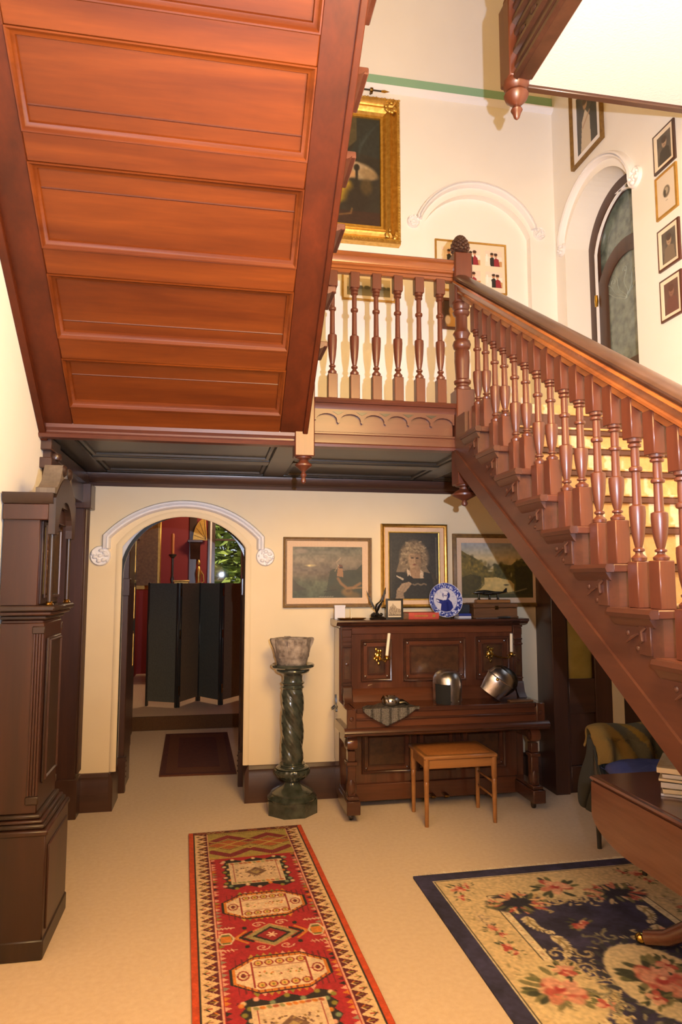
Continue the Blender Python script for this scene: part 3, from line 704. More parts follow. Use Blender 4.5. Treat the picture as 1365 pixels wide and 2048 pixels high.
pr = [(3.84, 3.595), (3.5, 3.23), (3.132, 2.84), (2.75, 2.47), (2.385, 2.105), (2.02, 1.74), (1.655, 1.40)]
prev = 4.02
for a, b in pr:
    UB('rail', W_sof, -.79, .36, vY(prev), vY(a), -.05, 0)
    UB('panel', W_sof, -.79, .36, vY(a), vY(b), -.06, -.028)
    v0, v1 = vY(a), vY(b)
    MB(MU).sweep([(-.79, v0, -.028), (.36, v0, -.028), (.36, v1, -.028), (-.79, v1, -.028)], [(0, 0), (.034, 0), (.03, .012), (.018, .018), (.014, .024), (.006, .033), (0, .034)], (0, 0, 1), closed=True).build('panel_moulding', W_sof, uf)
    prev = b
UB('rail', W_sof, -.79, .36, vY(prev), vend, -.05, 0)
# treads and cut string of the upper flight
UGO, URI = .2516, .196
for k in range(10):
    y, z = 3.743 - UGO * k, 2.92 + URI * k
    B('tread', W_x, uf, XL + .002, .575, y - UGO + .012, y, z - .03, z)
    B('riser', W_x, uf, XL + .003, .488, y - .045, y - .03, z - URI, z - .03, 0)
    MB().prism([(.52, z - .05), (.545, z - .04), (.555, z - .03), (.52, z - .03)], 'y', y - UGO, y - .012).build('scotia', W_x, uf)
pts = [(3.92, 2.53)]
for k in range(10):
    y, z = 3.743 - UGO * k, 2.92 + URI * k; pts += [(y - .03, z - URI - .03), (y - .03, z - .03)]
pts += [(1.3, 2.46 + SLP * (3.997 - 1.3) + .3), (1.3, 2.46 + SLP * (3.997 - 1.3) + .02), (3.92, 2.46 + SLP * (3.997 - 3.92) + .02)]
MB().prism(pts, 'x', .49, .525).build('outer_string', W_y, uf, smooth=False)
# ---- upper gallery newel and fascia
gn = thing('newel_post', 'upper newel with turned pendant hanging at the gallery corner', 'newel post', (1.47, 3.04, 3.97))
MB().box(1.41, 1.53, 2.98, 3.10, 4.17, 4.60, .006).build('lower_block', W_z, gn)
z0 = 3.975
MB().lathe([(.003, z0), (.014, z0 + .01), (.022, z0 + .035), (.03, z0 + .05), (.022, z0 + .065), (.014, z0 + .075), (.03, z0 + .085), (.055, z0 + .11), (.062, z0 + .13), (.055, z0 + .145), (.04, z0 + .155), (.06, z0 + .17), (.066, z0 + .185), (.066, z0 + .2)], (1.47, 3.04, 0), 24).build('pendant_drop', W_z, gn)
MB().lathe([(.05, 4.6), (.055, 4.62), (.04, 4.64), (.055, 4.67), (.06, 4.70), (.05, 4.73), (.04, 4.75), (.045, 4.9), (.05, 5.1), (.05, 5.3)], (1.47, 3.04, 0), 24).build('turned_shaft', W_z, gn)
MB().box(1.41, 1.53, 2.98, 3.10, 5.3, 5.6, .006).build('upper_block', W_z, gn)
gf = thing('gallery_fascia', 'dark carved fascia along the edge of the upper gallery', 'fascia', (1.48, 2.2, 4.17))
B('fascia_board', W_dk, gf, 1.45, 1.528, 1.3, 2.978, 4.15, 4.60)
for z, q in ((4.165, .02), (4.22, .014), (4.30, .02), (4.40, .012), (4.46, .022), (4.54, .014), (4.585, .03)):
    MB().prism([(1.45, z - .02), (1.45 - q, z - .01), (1.45 - q, z + .01), (1.45, z + .02)], 'y', 1.3, 2.98).build('moulding', W_dk, gf)
for k in range(10): MB().sphere((1.445, 2.9 - k * .12, 4.35), .012, .03, .016, 8, 5).build('carved_bead', W_dk, gf)
B('far_fascia', W_dkx, gf, 1.532, XR - .003, 3.032, 3.07, 4.155, 4.60)

# ================================================================== PICTURES
def framed(name, label, O, U, V, w, h, prof, fmat, cv, mount=0, mmat=None, cmat=canvas_m, group=None, inner=None, cat='painting', dep=.02):
    """O = top-left outer corner on the wall; prof = list of (inset from outer edge, height off wall)"""
    O, U, V = Vector(O), Vector(U), Vector(V); N = V.cross(U)
    t = thing(name, label, cat, O + U * (w / 2) + V * h, group)
    c = [O, O + V * h, O + V * h + U * w, O + U * w]
    MB().sweep(c, prof, N, closed=True).build('frame', fmat, t)
    fw = max(p[0] for p in prof) - .002
    if mount:
        a, b = O + U * fw + V * fw, O + U * (w - fw) + V * (h - fw)
        q = [O + U * fw + V * fw, O + V * (h - fw) + U * fw, O + V * (h - fw) + U * (w - fw), O + U * (w - fw) + V * fw]
        MB().sweep(q, [(0, .002), (mount, .002), (mount, dep * .55), (mount - .003, dep * .6), (0, dep * .75)], N, closed=True).build('mount', mmat, t)
        if inner: MB().sweep([p + N * .0 for p in [O + U * (fw + mount - .012) + V * (fw + mount - .012), O + U * (fw + mount - .012) + V * (h - fw - mount + .012), O + U * (w - fw - mount + .012) + V * (h - fw - mount + .012), O + U * (w - fw - mount + .012) + V * (fw + mount - .012)]], [(0, .002), (.012, .002), (.012, dep * .6), (.006, dep * .8), (0, dep * .8)], N, closed=True).build('slip', inner, t)
    i = fw + mount - .004
    cv.build('picture', cmat, t, O + U * i + V * i + N * (dep * .35), U * ((w - 2 * i) / cv.w), V * ((h - 2 * i) / cv.h))
    MB().add([tuple(O + N * .001), tuple(O + U * w + N * .001), tuple(O + U * w + V * h + N * .001), tuple(O + V * h + N * .001)], [(0, 1, 2, 3)]).build('backboard', W_dkx, t, smooth=False)
    return t
ux, dn_, = (1, 0, 0), (0, 0, -1)
PF = [(0, .0), (0, .028), (.006, .034), (.012, .032), (.016, .022), (.024, .022), (.028, .016), (.028, 0)]
# --- seascape with windmill
c = Cv(.58, .42, .004, '6d6552'); c.grad([(0, '6a6754'), (.3, '83755f'), (.45, '6e6151'), (.55, '71634f'), (.7, '585a45'), (1, '4c5340')])
c.noise(.05, .16, 3).noise(.015, .1, 4)
c.ell(.075, .04, .05, .02, 'a08d78', 0, .8, .7); c.ell(.15, .155, .04, .009, 'c2ac78', 0, .9, .8); c.ell(.14, .157, .012, .006, 'e2cd8c', 0, .6); c.ell(.46, .13, .12, .05, '97876c', 0, 1.2, .5); c.ell(.27, .05, .1, .012, '8f8470', 0, 1, .5)
c.poly([(.28, .36), (.3, .25), (.31, .2), (.34, .18), (.42, .2), (.46, .19), (.53, .19), (.58, .14), (.58, .42), (.25, .42)], '3f4233', .85); c.poly([(0, .25), (.05, .31), (.12, .35), (.02, .36), (0, .37)], '463f35', .6)
for k in range(30): rr = random.Random(k); c.ell(rr.uniform(.3, .56), rr.uniform(.2, .4), .03, .02, rr.choice(['3a3c30', '4b4a38', '45412f']), rr.random(), .8, .5)
c.poly([(.365, .24), (.375, .17), (.41, .17), (.42, .23), (.42, .25)], 'a2764f', .9); c.poly([(.37, .17), (.385, .145), (.41, .15), (.415, .165)], '6a4a38'); c.rect(.385, .165, .415, .178, '42382e')
c.line([(.36, .13), (.40, .09)], .004, 'b3987a'); c.line([(.365, .14), (.385, .165)], .004, 'b3987a'); c.line([(.35, .2), (.38, .15)], .004, 'a88f6c'); c.line([(.395, .15), (.41, .11)], .003, '70604a')
c.line([(.375, .26), (.4, .3), (.45, .34), (.5, .335), (.56, .30)], .022, '9c6f44', .8, .01); c.line([(.5, .34), (.57, .335)], .012, 'a37a4c', .8, .008)
c.ell(.45, .37, .045, .03, '97703f', 0, .6, .7); c.ell(.5, .4, .06, .03, '7d6238', 0, .6, .7); c.ell(.46, .36, .02, .012, '5c4a30', 0, .6, .8); c.line([(.26, .365), (.36, .35)], .008, '3a352b')
for k in range(6): c.line([(.22 + k * .02, .41), (.235 + k * .02, .405)], .004, 'a79d86', .7)
framed('oil_painting', 'seascape painting with a windmill in a wide landscape frame left of the piano', (.521, YW - .002, 1.979), ux, dn_, .701, .545, PF, browng, c, .048, linen)
# --- portrait
c = Cv(.40, .52, .004, '33312b'); c.noise(.06, .12, 8)
c.ell(.2, .2, .2, .2, '3f3a32', 0, 1.0, .5); c.poly([(.30, .5), (.33, .3), (.40, .36), (.4, .52)], '453a2c', .6)
c.poly([(.04, .52), (.05, .3), (.10, .24), (.16, .26), (.28, .26), (.33, .30), (.36, .42), (.36, .52)], '2c2b27')
c.ell(.20, .20, .115, .135, '7d6a52', 0, .25); c.poly([(.09, .2), (.055, .31), (.12, .31), (.16, .22)], '7d6a52', .9); c.poly([(.25, .2), (.33, .32), (.25, .30), (.22, .22)], '7d6a52', .9)
rr = random.Random(4)
for k in range(150):
    a = rr.uniform(0, 6.28); q = rr.uniform(.055, .115); x = .20 + q * math.cos(a) * .95; y = .19 + q * 1.15 * math.sin(a)
    if y > .2: x = .2 + (x - .2) * (1 + (y - .2) * 1.6)
    c.ell(x, y, .012, .005, rr.choice(['9b8768', '6a5843', '584a38', 'ad9876', '8a7558']), rr.uniform(-1, 1), .6, .8)
c.poly([(.165, .26), (.165, .30), (.15, .36), (.28, .36), (.25, .29), (.235, .26)], '9b7b5c'); c.ell(.203, .215, .05, .073, 'a98a68', 0, .25); c.ell(.228, .215, .03, .07, '7c6249', 0, .8, .7)
c.ell(.185, .198, .013, .006, '3b2f26', 0, .5); c.ell(.225, .2, .012, .006, '3b2f26', 0, .5); c.line([(.168, .185), (.195, .183)], .004, '5c4a38'); c.line([(.204, .2), (.202, .235), (.21, .237)], .005, 'c2a27c', .7); c.ell(.202, .252, .014, .005, '7c4638', 0, .4); c.ell(.2, .283, .02, .008, '8d6e50', 0, .6)
c.ell(.2, .135, .06, .03, '7d6a50', 0, .6, .9)
for k in range(40): c.ell(.2 + rr.uniform(-.06, .06), .13 + rr.uniform(-.02, .03), .012, .006, rr.choice(['8f7b5e', '6a5843', 'a08b6a']), rr.uniform(-1, 1), .5, .8)
c.poly([(.14, .28), (.165, .30), (.18, .36), (.15, .37)], 'c4ad90'); c.poly([(.25, .29), (.275, .31), (.27, .36), (.245, .36)], 'c4ad90')
c.poly([(.06, .335), (.115, .36), (.11, .375), (.06, .345)], 'b7a890'); c.poly([(.115, .375), (.16, .33), (.2, .365), (.15, .395)], '262522'); c.poly([(.06, .345), (.11, .378), (.15, .395), (.10, .39)], '262522')
c.poly([(.10, .40), (.16, .385), (.18, .40), (.13, .46), (.08, .50), (.05, .52), (.06, .45)], '9a8166'); c.poly([(.05, .52), (.06, .45), (.11, .46), (.12, .52)], '8c765e')
for k in range(14): c.ell(.19 + k * .008, .405 + .005 * math.sin(k), .007, .006, '83715a', 0, .5, .8)
c.line([(.018, .07), (.018, .5)], .006, '56483d', .6, .004); c.line([(.378, .04), (.378, .12), (.382, .36)], .008, '8a8070', .6, .006); c.noise(.01, .1, 9)
PF2 = [(0, .0), (0, .03), (.008, .036), (.012, .03), (.022, .026), (.026, .03), (.028, .02), (.028, 0)]
framed('oil_painting', 'portrait of a curly haired woman with a book in a gilt frame above the piano', (1.300, YW - .002, 2.094), ux, dn_, .551, .668, PF2, gold_m, c, .046, linen, inner=gold_m)
# --- river landscape
c = Cv(.62, .44, .004, 'c6ab77'); c.grad([(0, '9a9c9c'), (.15, 'b0a78f'), (.3, 'd2b983'), (.45, 'c9b078'), (1, '6a5a30')])
c.ell(.28, .17, .12, .025, 'a89874', 0, 1, .7); c.poly([(0, .06), (.05, .09), (.1, .11), (.16, .15), (.22, .2), (.3, .24), (.3, .3), (.2, .32), (0, .42)], '71612f'); c.poly([(.28, .17), (.36, .175), (.43, .18), (.48, .14), (.62, .16), (.62, .44), (.45, .4), (.42, .3), (.28, .28)], '5e5628')
rr = random.Random(12)
for k in range(160):
    x = rr.uniform(0, .3); y = rr.uniform(.07 + x * .45, .42); c.ell(x, y, rr.uniform(.008, .025), rr.uniform(.006, .016), rr.choice(['7d6a30', '5b5229', '8d7534', '4a4424', 'a18438']), rr.random() * 3, .7, .6)
for k in range(110):
    x = rr.uniform(.28, .62); y = rr.uniform(.17, .30) if x < .46 else rr.uniform(.14, .42); c.ell(x, y, rr.uniform(.008, .025), rr.uniform(.006, .016), rr.choice(['565126', '4a4524', '6c602c', '3c3a22']), rr.random() * 3, .7, .6)
c.poly([(.14, .39), (.2, .33), (.2, .28), (.3, .275), (.42, .30), (.455, .33), (.455, .385), (.36, .40), (.2, .41)], 'cfac63'); c.ell(.32, .33, .1, .035, 'dcbc74', 0, 1, .7)
c.poly([(.0, .28), (.08, .25), (.17, .27), (.17, .34), (.1, .40), (0, .44)], '4b4325', .8); c.poly([(.46, .2), (.62, .17), (.62, .44), (.47, .42)], '3c3b24', .85); c.rect(0, .405, .62, .44, '4a4526', .8)
for k in range(24): c.ell(.58 + rr.uniform(-.06, .04), .09 + rr.uniform(-.03, .06), .02, .006, '3f3d22', rr.uniform(-.6, .6), .5, .8)
c.ell(.385, .335, .022, .006, '5a4a2c', 0, .5); c.ell(.43, .255, .006, .018, 'a89358', 0, .5); c.line([(.46, .39), (.56, .365)], .008, 'b9a070', .8, .006); c.ell(.25, .225, .02, .006, 'b9a878', 0, .6); c.noise(.02, .07, 5)
PF3 = [(0, .0), (0, .03), (.012, .036), (.016, .026), (.024, .03), (.03, .024), (.034, .012), (.034, 0)]
framed('oil_painting', 'golden river landscape painting partly behind the stairs right of the portrait', (1.90, YW - .002, 2.022), ux, dn_, .768, .594, PF3, browng, c, .042, linen)
# --- big gilt framed painting
c = Cv(.80, .94, .007, '2f2b24'); c.noise(.1, .15, 2)
c.poly([(.4, 0), (.6, 0), (.6, .2), (.52, .28), (.45, .2)], '5a4f33', .8); c.poly([(.6, 0), (.8, 0), (.8, .35), (.55, .3), (.6, .2)], '2c302c', .9)
for k in range(6): c.line([(.78 - k * .03, .04 + k * .03), (.62, .25 + k * .02)], .01, '3b4440', .5, .01)
c.ell(.42, .48, .08, .1, '9a8a70', .3, .4); c.ell(.62, .47, .14, .07, 'a08a66', .2, .4); c.ell(.58, .44, .1, .05, 'b39c7a', .2, .5, .8); c.ell(.7, .49, .08, .04, '8f7754', .3, .5)
c.line([(.3, .62), (.42, .54), (.56, .5)], .06, 'b98d60', 1, .02); c.ell(.47, .64, .1, .1, 'a58428', .4, .4); c.ell(.40, .7, .08, .08, '8d7426', .2, .5)
c.ell(.6, .44, .025, .03, '2a241d', 0, .4); c.line([(.6, .44), (.6, .52), (.59, .6), (.6, .75)], .022, '2a241d', 1, .01); c.ell(.6, .72, .1, .12, '2c251f', 0, .6); c.ell(.68, .6, .05, .07, '5a4728', 0, .6, .7)
c.rect(0, .82, .8, .94, '3c241c', .8); c.line([(.45, .86), (.55, .84), (.56, .8)], .012, '7c5a30', .8, .01); c.ell(.25, .3, .12, .2, '5d4a38', 0, .6); c.noise(.02, .08, 3)
GP = [(0, 0), (0, .07), (.012, .085), (.03, .085), (.045, .06), (.06, .05), (.075, .062), (.09, .07), (.105, .055), (.12, .045), (.125, .05), (.14, .03), (.16, .03), (.165, .02), (.165, 0)]
gp = framed('oil_painting', 'large dark figure painting in a heavy gilt frame half hidden by the upper flight', (.34, YW - .002, 5.695), ux, dn_, 1.133, 1.277, GP, gold_m, c, 0, None, dep=.04)
rr = random.Random(3)
for cx_, cz_ in ((.42, 5.62), (1.393, 5.62), (.42, 4.497), (1.393, 4.497)):      # carved corner leaves
    m = MB()
    for k in range(9): a = rr.random() * 6.28; m.sphere((cx_ + .04 * math.cos(a), YW - .075, cz_ + .04 * math.sin(a)), .014 + .01 * rr.random(), .014, .014 + .01 * rr.random(), 8, 5)
    m.build('carved_corner', gold_m, gp)
for z, y0 in ((5.68, .08), (4.435, .08)):
    m = MB()
    for k in range(46): m.sphere((.36 + k * .0245, YW - y0, z + .004 * math.sin(k * 2.1)), .012, .012, .009, 8, 5)
    m.build('carved_leaf_row', gold_m, gp, kind='stuff')
for x in (.355, 1.458):
    m = MB()
    for k in range(50): m.sphere((x, YW - .08, 4.45 + k * .0245), .009, .01, .012, 8, 5)
    m.build('carved_leaf_row', gold_m, gp, kind='stuff')
# picture-rail rod with pointed tip
rd = thing('hanging_rod', 'short iron rod with pointed brass tip above the gilt painting', 'rod', (1.23, YW - .05, 5.75))
MB().tube([(1.0, YW - .05, 5.77), (1.32, YW - .05, 5.772)], .007, 8).build('rod', black_p, rd)
MB().tube([(1.318, YW - .05, 5.772), (1.345, YW - .05, 5.773), (1.39, YW - .05, 5.775)], [.008, .012, .001], 8).build('tip', brass, rd)
m = MB(); m.tube([(1.233, YW, 5.772), (1.233, YW - .062, 5.772)], .008, 8); m.lathe([(.018, -.012), (.02, 0), (.018, .012)], (1.233, YW - .05, 5.772), 12, 'x'); m.sphere((1.233, YW - .05, 5.748), .012, n=8, m=5); m.build('bracket', brassd, rd)
# --- photo collage on the niche
c = Cv(.62, .44, .004, 'e9d9bf')
rr = random.Random(6)
for j in range(2):
    for i in range(3):
        x0, y0 = .05 + i * .195, .055 + j * .19; dx_ = rr.uniform(-.025, .02); dy_ = rr.uniform(-.012, .012); c.rect(x0, y0, x0 + .15, y0 + .14, rr.choice(['f1e6da', 'e7d2c0', 'efe1d2'])); c.rect(x0, y0, x0 + .15, y0 + .05, 'e3c9b4', .6); c.rect(x0 + .11, y0 + .09, x0 + .15, y0 + .14, 'c0864e', .8)
        c.poly([(x0 + dx_ + .04, y0 + .14), (x0 + dx_ + .035, y0 + .07), (x0 + dx_ + .06, y0 + .05), (x0 + dx_ + .075, y0 + .07), (x0 + dx_ + .075, y0 + .14)], '2b2a2a'); c.ell(x0 + dx_ + .055, y0 + .04, .014, .018, 'c08a6a'); c.ell(x0 + dx_ + .055, y0 + .028, .016, .012, '3a2a22')
        c.poly([(x0 + dx_ + .075, y0 + .14), (x0 + dx_ + .075, y0 + .075), (x0 + dx_ + .09, y0 + dy_ + .06), (x0 + dx_ + .115, y0 + .075), (x0 + dx_ + .125, y0 + .14)], '94303a'); c.ell(x0 + dx_ + .09, y0 + dy_ + .045, .013, .018, 'cb9876'); c.ell(x0 + dx_ + .09, y0 + dy_ + .032, .017, .014, '4a2c22'); c.rect(x0 + .005, y0 + .03, x0 + .02, y0 + .1, 'f7efe6', .8)
TP = [(0, 0), (0, .018), (.006, .022), (.014, .018), (.014, 0)]
framed('photo_collage', 'gold framed collage of six colour photographs behind the pineapple newel', (1.81, YW + .068, 4.565), ux, dn_, .65, .455, TP, goldp, c, 0, None, photo_m, cat='photograph')
# --- low frames behind the landing balusters
c = Cv(.36, .15, .004, 'bda987'); c.grad([(0, 'c9b595'), (.5, 'b0a284'), (.52, '5f5846'), (1, '8f8468')])
for k in range(14): c.ell(random.Random(k).uniform(0, .36), .075, .02, .014, '474334', 0, .6)
framed('watercolour', 'gold framed wide landscape behind the landing balusters', (.985, YW - .002, 4.165), ux, dn_, .45, .23, TP, goldp, c, .03, ivory, photo_m)
c = Cv(.14, .18, .004, '3f2a22'); c.ell(.07, .07, .03, .04, 'b58a60', 0, .3); c.ell(.07, .15, .05, .06, 'c08f4e', .3, .4); c.ell(.03, .13, .02, .03, 'd8c3b0', 0, .4)
framed('photograph', 'small portrait in a red brown frame just left of the newel post', (1.862, YW + .068, 4.045), ux, dn_, .21, .275, [(0, 0), (0, .016), (.022, .018), (.024, .01), (.024, 0)], W_x, c, .0, None, photo_m)
c = Cv(.2, .13, .005, 'b5a27e'); c.rect(.0, .07, .2, .13, '75694f')
framed('watercolour', 'small gold framed sketch beside the foot of the upper flight', (.60, YW - .002, 4.10), ux, dn_, .25, .185, TP, goldp, c, .02, ivory, photo_m)
# --- frames on the right wall
uy = (0, -1, 0)
def sepia(w, h, seed, kind):
    c = Cv(w, h, .004, 'd9cbb8' if kind == 'crest' else '5a5148')
    if kind == 'crest': c.ell(w / 2, h * .47, w * .17, h * .14, '6f6353', 0, .2); c.ell(w / 2, h * .45, w * .09, h * .08, 'a89a84', 0, .3); c.ell(w * .42, h * .5, w * .06, h * .09, '4a4238'); c.line([(w * .46, h * .68), (w * .54, h * .68)], .005, '9c8e78')
    else:
        c.noise(.03, .2, seed); c.poly([(w * .1, h), (w * .2, h * .55), (w * .5, h * .45), (w * .8, h * .55), (w * .9, h)], {'dark': '3b352d', 'pale': '7a6a58', 'red': '6a4a42'}[kind]); c.ell(w * .5, h * .32, w * .16, h * .16, 'a58a70', 0, .3); c.ell(w * .5, h * .22, w * .17, h * .1, '4a3a2e', 0, .3); c.ell(w * .46, h * .31, .006, .004, '3a2e24'); c.ell(w * .56, h * .31, .006, .004, '3a2e24'); c.line([(w * .46, h * .4), (w * .55, h * .4)], .004, '6a4438')
        if kind == 'red': c.mix(np.ones(c.X.shape), '6f423c', .55)
    return c
c = Cv(.3, .5, .005, '46423a'); c.noise(.05, .2, 7); c.poly([(.05, .5), (.08, .25), (.13, .17), (.19, .26), (.2, .5)], 'c9b9a0'); c.ell(.13, .13, .03, .04, 'b5957a', 0, .3); c.ell(.13, .1, .035, .03, '4b3a2c', 0, .4); c.line([(.09, .3), (.19, .22)], .02, 'b09072', .9, .01); c.poly([(.2, .5), (.2, .2), (.24, .15), (.3, .2), (.3, .5)], '35322d'); c.ell(.24, .12, .025, .035, 'a5866c', 0, .3)
framed('photograph', 'tall wedding photograph in a dull gold frame high on the right wall', (XR - .002, 4.955, 5.70), uy, dn_, .455, .66, [(0, 0), (0, .03), (.008, .036), (.02, .026), (.03, .02), (.03, 0)], browng, c, .05, white_p, photo_m)
cols = [(4.645, .275, W_dk, 'dark', 'dark framed portrait photograph, topmost of the column by the upper door', ivory), (4.345, .30, goldp, 'crest', 'pale framed print with small dark crest, second in the wall column', ivory), (3.97, .285, W_x, 'pale', 'brown framed portrait with cream mount, third in the wall column', ivory), (3.622, .285, W_x, 'red', 'reddish portrait photograph, lowest of the column on the right wall', ivory)]
for z, h, fm, kd, lab, mm in cols:
    framed('photograph', lab, (XR - .002, 3.925, z), uy, dn_, .215, h, [(0, 0), (0, .014), (.012, .018), (.014, .008), (.014, 0)], fm, sepia(.15, h - .07, 3, kd), .024 if kd != 'crest' else .0, mm, photo_m, group='framed pictures in a column on the right wall')

# ================================================================== RUGS
def runner_rug():
    w, L = .735, 3.1; c = Cv(w, L, .0042, 'a3262d'); rr = random.Random(5)
    c.rect(0, 0, .028, L, 'c24a26'); c.rect(w - .028, 0, w, L, 'c24a26'); CR = 'd8b489'; MR = '5e1f26'; GN = '8a7f35'; OR = 'c9772e'; PK = 'd99a82'; BK = '2b2623'
    for s in (0, 1):
        f = (lambda x: x) if s == 0 else (lambda x: w - x)
        x = sorted((f(.036), f(.112))); c.rect(x[0], 0, x[1], L, CR)
        x = sorted((f(.028), f(.037))); c.rect(x[0], 0, x[1], L, BK)
        n = 38; st = L / n
        for k in range(n):
            y = k * st; c.poly([(f(.112), y), (f(.05), y + st / 2), (f(.112), y + st)], MR)
            yc = y + st / 2; c.line([(f(.095), yc), (f(.07), yc)], .005, GN); c.line([(f(.1), yc), (f(.085), yc - .014)], .005, OR); c.line([(f(.1), yc), (f(.085), yc + .014)], .005, CR)
            yc = y; c.line([(f(.045), yc), (f(.075), yc)], .006, '9a3a2a'); c.line([(f(.05), yc), (f(.066), yc - .014)], .005, GN); c.line([(f(.05), yc), (f(.066), yc + .014)], .005, BK)
        x = sorted((f(.112), f(.119))); c.rect(x[0], 0, x[1], L, PK)
        n = 96; st = L / n
        for k in range(n):
            y = k * st; c.poly([(f(.122), y), (f(.15), y + st / 2), (f(.122), y + st)], rr.choice([PK, PK, OR, GN, BK, MR, '8f7f6a']))
    # flat-woven end
    F0, F1 = .115, w - .115
    c.rect(.03, 0, w - .03, .045, '6e3426')
    for k in range(22): c.line([(.05 + k * .03, .008), (.065 + k * .03, .03), (.08 + k * .03, .008)], .008, rr.choice(['9a5a3c', '4b2a24', 'a8865a']))
    c.rect(F0, .045, F1, .45, 'a58f4a')
    zig = lambda x, ph, A: A * abs(((x - F0) / .168 + ph) % 2 - 1)
    X = c.X; zz = .085 * np.abs(((X - F0) / .126) % 2 - 1); inn = (X > F0 + .005) & (X < F1 - .005)
    for off, th, cc in ((.085, .06, '7d2c30'), (.30 - .0, .06, '7d2c30')):
        base = off + (zz if off < .2 else .085 - zz) * 1.0
        c.mix(inn & (c.Y > base) & (c.Y < base + th), cc)
    for A, cc in ((.0, '7a4a2c'),):
        mid = .245; up = mid - .012 - .07 * (1 - np.abs(((X - F0) / .126 + 0) % 2 - 1)); dnn = mid + .012 + .07 * (1 - np.abs(((X - F0) / .126) % 2 - 1))
        c.mix(inn & (c.Y > up) & (c.Y < dnn), 'a85a34')
        for e in (up, dnn): c.mix(inn & (np.abs(c.Y - e) < .009), 'b9a24f'); c.mix(inn & (np.abs(c.Y - e) < .0045), '5e2a26')
        up2 = mid - .004 - .07 * np.abs(((X - F0) / .126) % 2 - 1); dn2 = mid + .004 + .07 * np.abs(((X - F0) / .126) % 2 - 1)
        for e in (up2, dn2): c.mix(inn & (np.abs(c.Y - e) < .006), 'b9a24f')
    for k in range(40): x = F0 + .01 + k * .0122; c.line([(x, .058), (x, .066)], .004, '3c2a20'); c.line([(x, .43), (x, .44)], .004, 'c9772e')
    c.rect(F0, .45, F1, .462, 'a3262d')
    def niche_med(y0, h):            # cream cartouche on dark star ground
        x0, x1 = .165, w - .165
        pts = []
        for k in range(5): pts += [(x0 + .01, y0 + h * (k / 4.6)), (x0 + .035, y0 + h * (k + .5) / 4.6)]
        bot = [(x0 + (x1 - x0) * k / 6, y0 + h + (.03 if k % 2 else -.01)) for k in range(7)]
        rt = [(w - p[0], p[1]) for p in pts[::-1]]
        top = [(x1 - (x1 - x0) * k / 6, y0 + (-.02 if k % 2 else .015)) for k in range(7)]
        c.poly(pts + bot + rt + top, BK)
        for p in pts + bot + rt + top: c.ell(p[0] * .9 + w * .05, p[1] * .94 + (y0 + h / 2) * .06, .012, .014, rr.choice([OR, PK, CR, GN, '7a8a6a']), 0, .5)
        c.rect(x0 + .055, y0 + .035, x1 - .055, y0 + h - .035, 'd3b491'); c.rect(x0 + .075, y0 + .06, x0 + .082, y0 + h - .06, '9a3030'); c.rect(x1 - .082, y0 + .06, x1 - .075, y0 + h - .06, '9a3030')
        cx = w / 2; cy = y0 + h / 2
        for k in range(11):
            for yy in (y0 + .05, y0 + h - .05): c.ell(x0 + .075 + k * .0255, yy, .013, .009, rr.choice([OR, '8f8a5a', 'a85a3c']), rr.random(), .4)
        c.poly([(cx - .06, cy), (cx, cy - .06), (cx + .06, cy), (cx, cy + .06)], '7a5a48'); c.poly([(cx - .03, cy), (cx, cy - .03), (cx + .03, cy), (cx, cy + .03)], 'a58a5a')
        for k in range(46): c.ell(cx + rr.uniform(-.11, .11), cy + rr.uniform(-.06, .06), .006, .006, rr.choice(['7a5a48', '9a7a4a', '8a6a5a', '6a4a3a']))
    def hex_med(y0, h):              # hexagon with cream field, two rows of crowns
        x0, x1 = .165, w - .165; cy = y0 + h / 2; cx = w / 2
        P = lambda g: [(x0 - g, cy - .05 - g * .3), (x0 - g, cy + .05 + g * .3), (x0 + .1, y0 + h + g), (x1 - .1, y0 + h + g), (x1 + g, cy + .05 + g * .3), (x1 + g, cy - .05 - g * .3), (x1 - .1, y0 - g), (x0 + .1, y0 - g)]
        for k in range(9):
            x = x0 + .09 + k * .028
            for yy, sg in ((y0, -1), (y0 + h, 1)): c.poly([(x - .016, yy), (x, yy + sg * .032), (x + .016, yy)], rr.choice([OR, PK, 'b98a3a', GN]))
        c.poly(P(.012), BK); c.poly(P(.002), OR)
        for k in range(16): c.line([(x0 + .02 + k * .026, y0), (x0 + .02 + k * .026, y0 + h)], .007, MR, .7)
        c.poly(P(-.014), 'dcbd9a'); c.rect(x0 + .08, y0 + .03, x0 + .087, y0 + h - .03, '93332f'); c.rect(x1 - .087, y0 + .03, x1 - .08, y0 + h - .03, '93332f')
        for yy in (y0 + .045, y0 + h - .045):
            c.line([(x0 + .09, yy + (.028 if yy < cy else -.028)), (x1 - .09, yy + (.028 if yy < cy else -.028))], .004, '93332f')
            for k in range(5): x = x0 + .115 + k * .046; c.ell(x, yy, .02, .022, '93332f'); c.ell(x, yy, .014, .016, 'd0a45a'); c.ell(x, yy, .006, .008, GN)
        for k in range(26): c.ell(cx + rr.uniform(-.1, .1), cy + rr.uniform(-.022, .022), .005, .005, rr.choice(['93332f', OR, PK, GN]))
        for x in (x0 + .045, x1 - .045): c.ell(x, cy, .026, .035, '93332f'); c.ell(x, cy, .019, .027, 'd8b48c'); c.ell(x, cy, .01, .016, '6a2a28'); c.line([(x, cy), (x + (.04 if x < cx else -.04), cy)], .005, '93332f')
        for k in (-1, 1): c.line([(x0 - .004 if k < 0 else x1 + .004, cy - .05), (x0 - .004 if k < 0 else x1 + .004, cy + .05)], .01, BK)
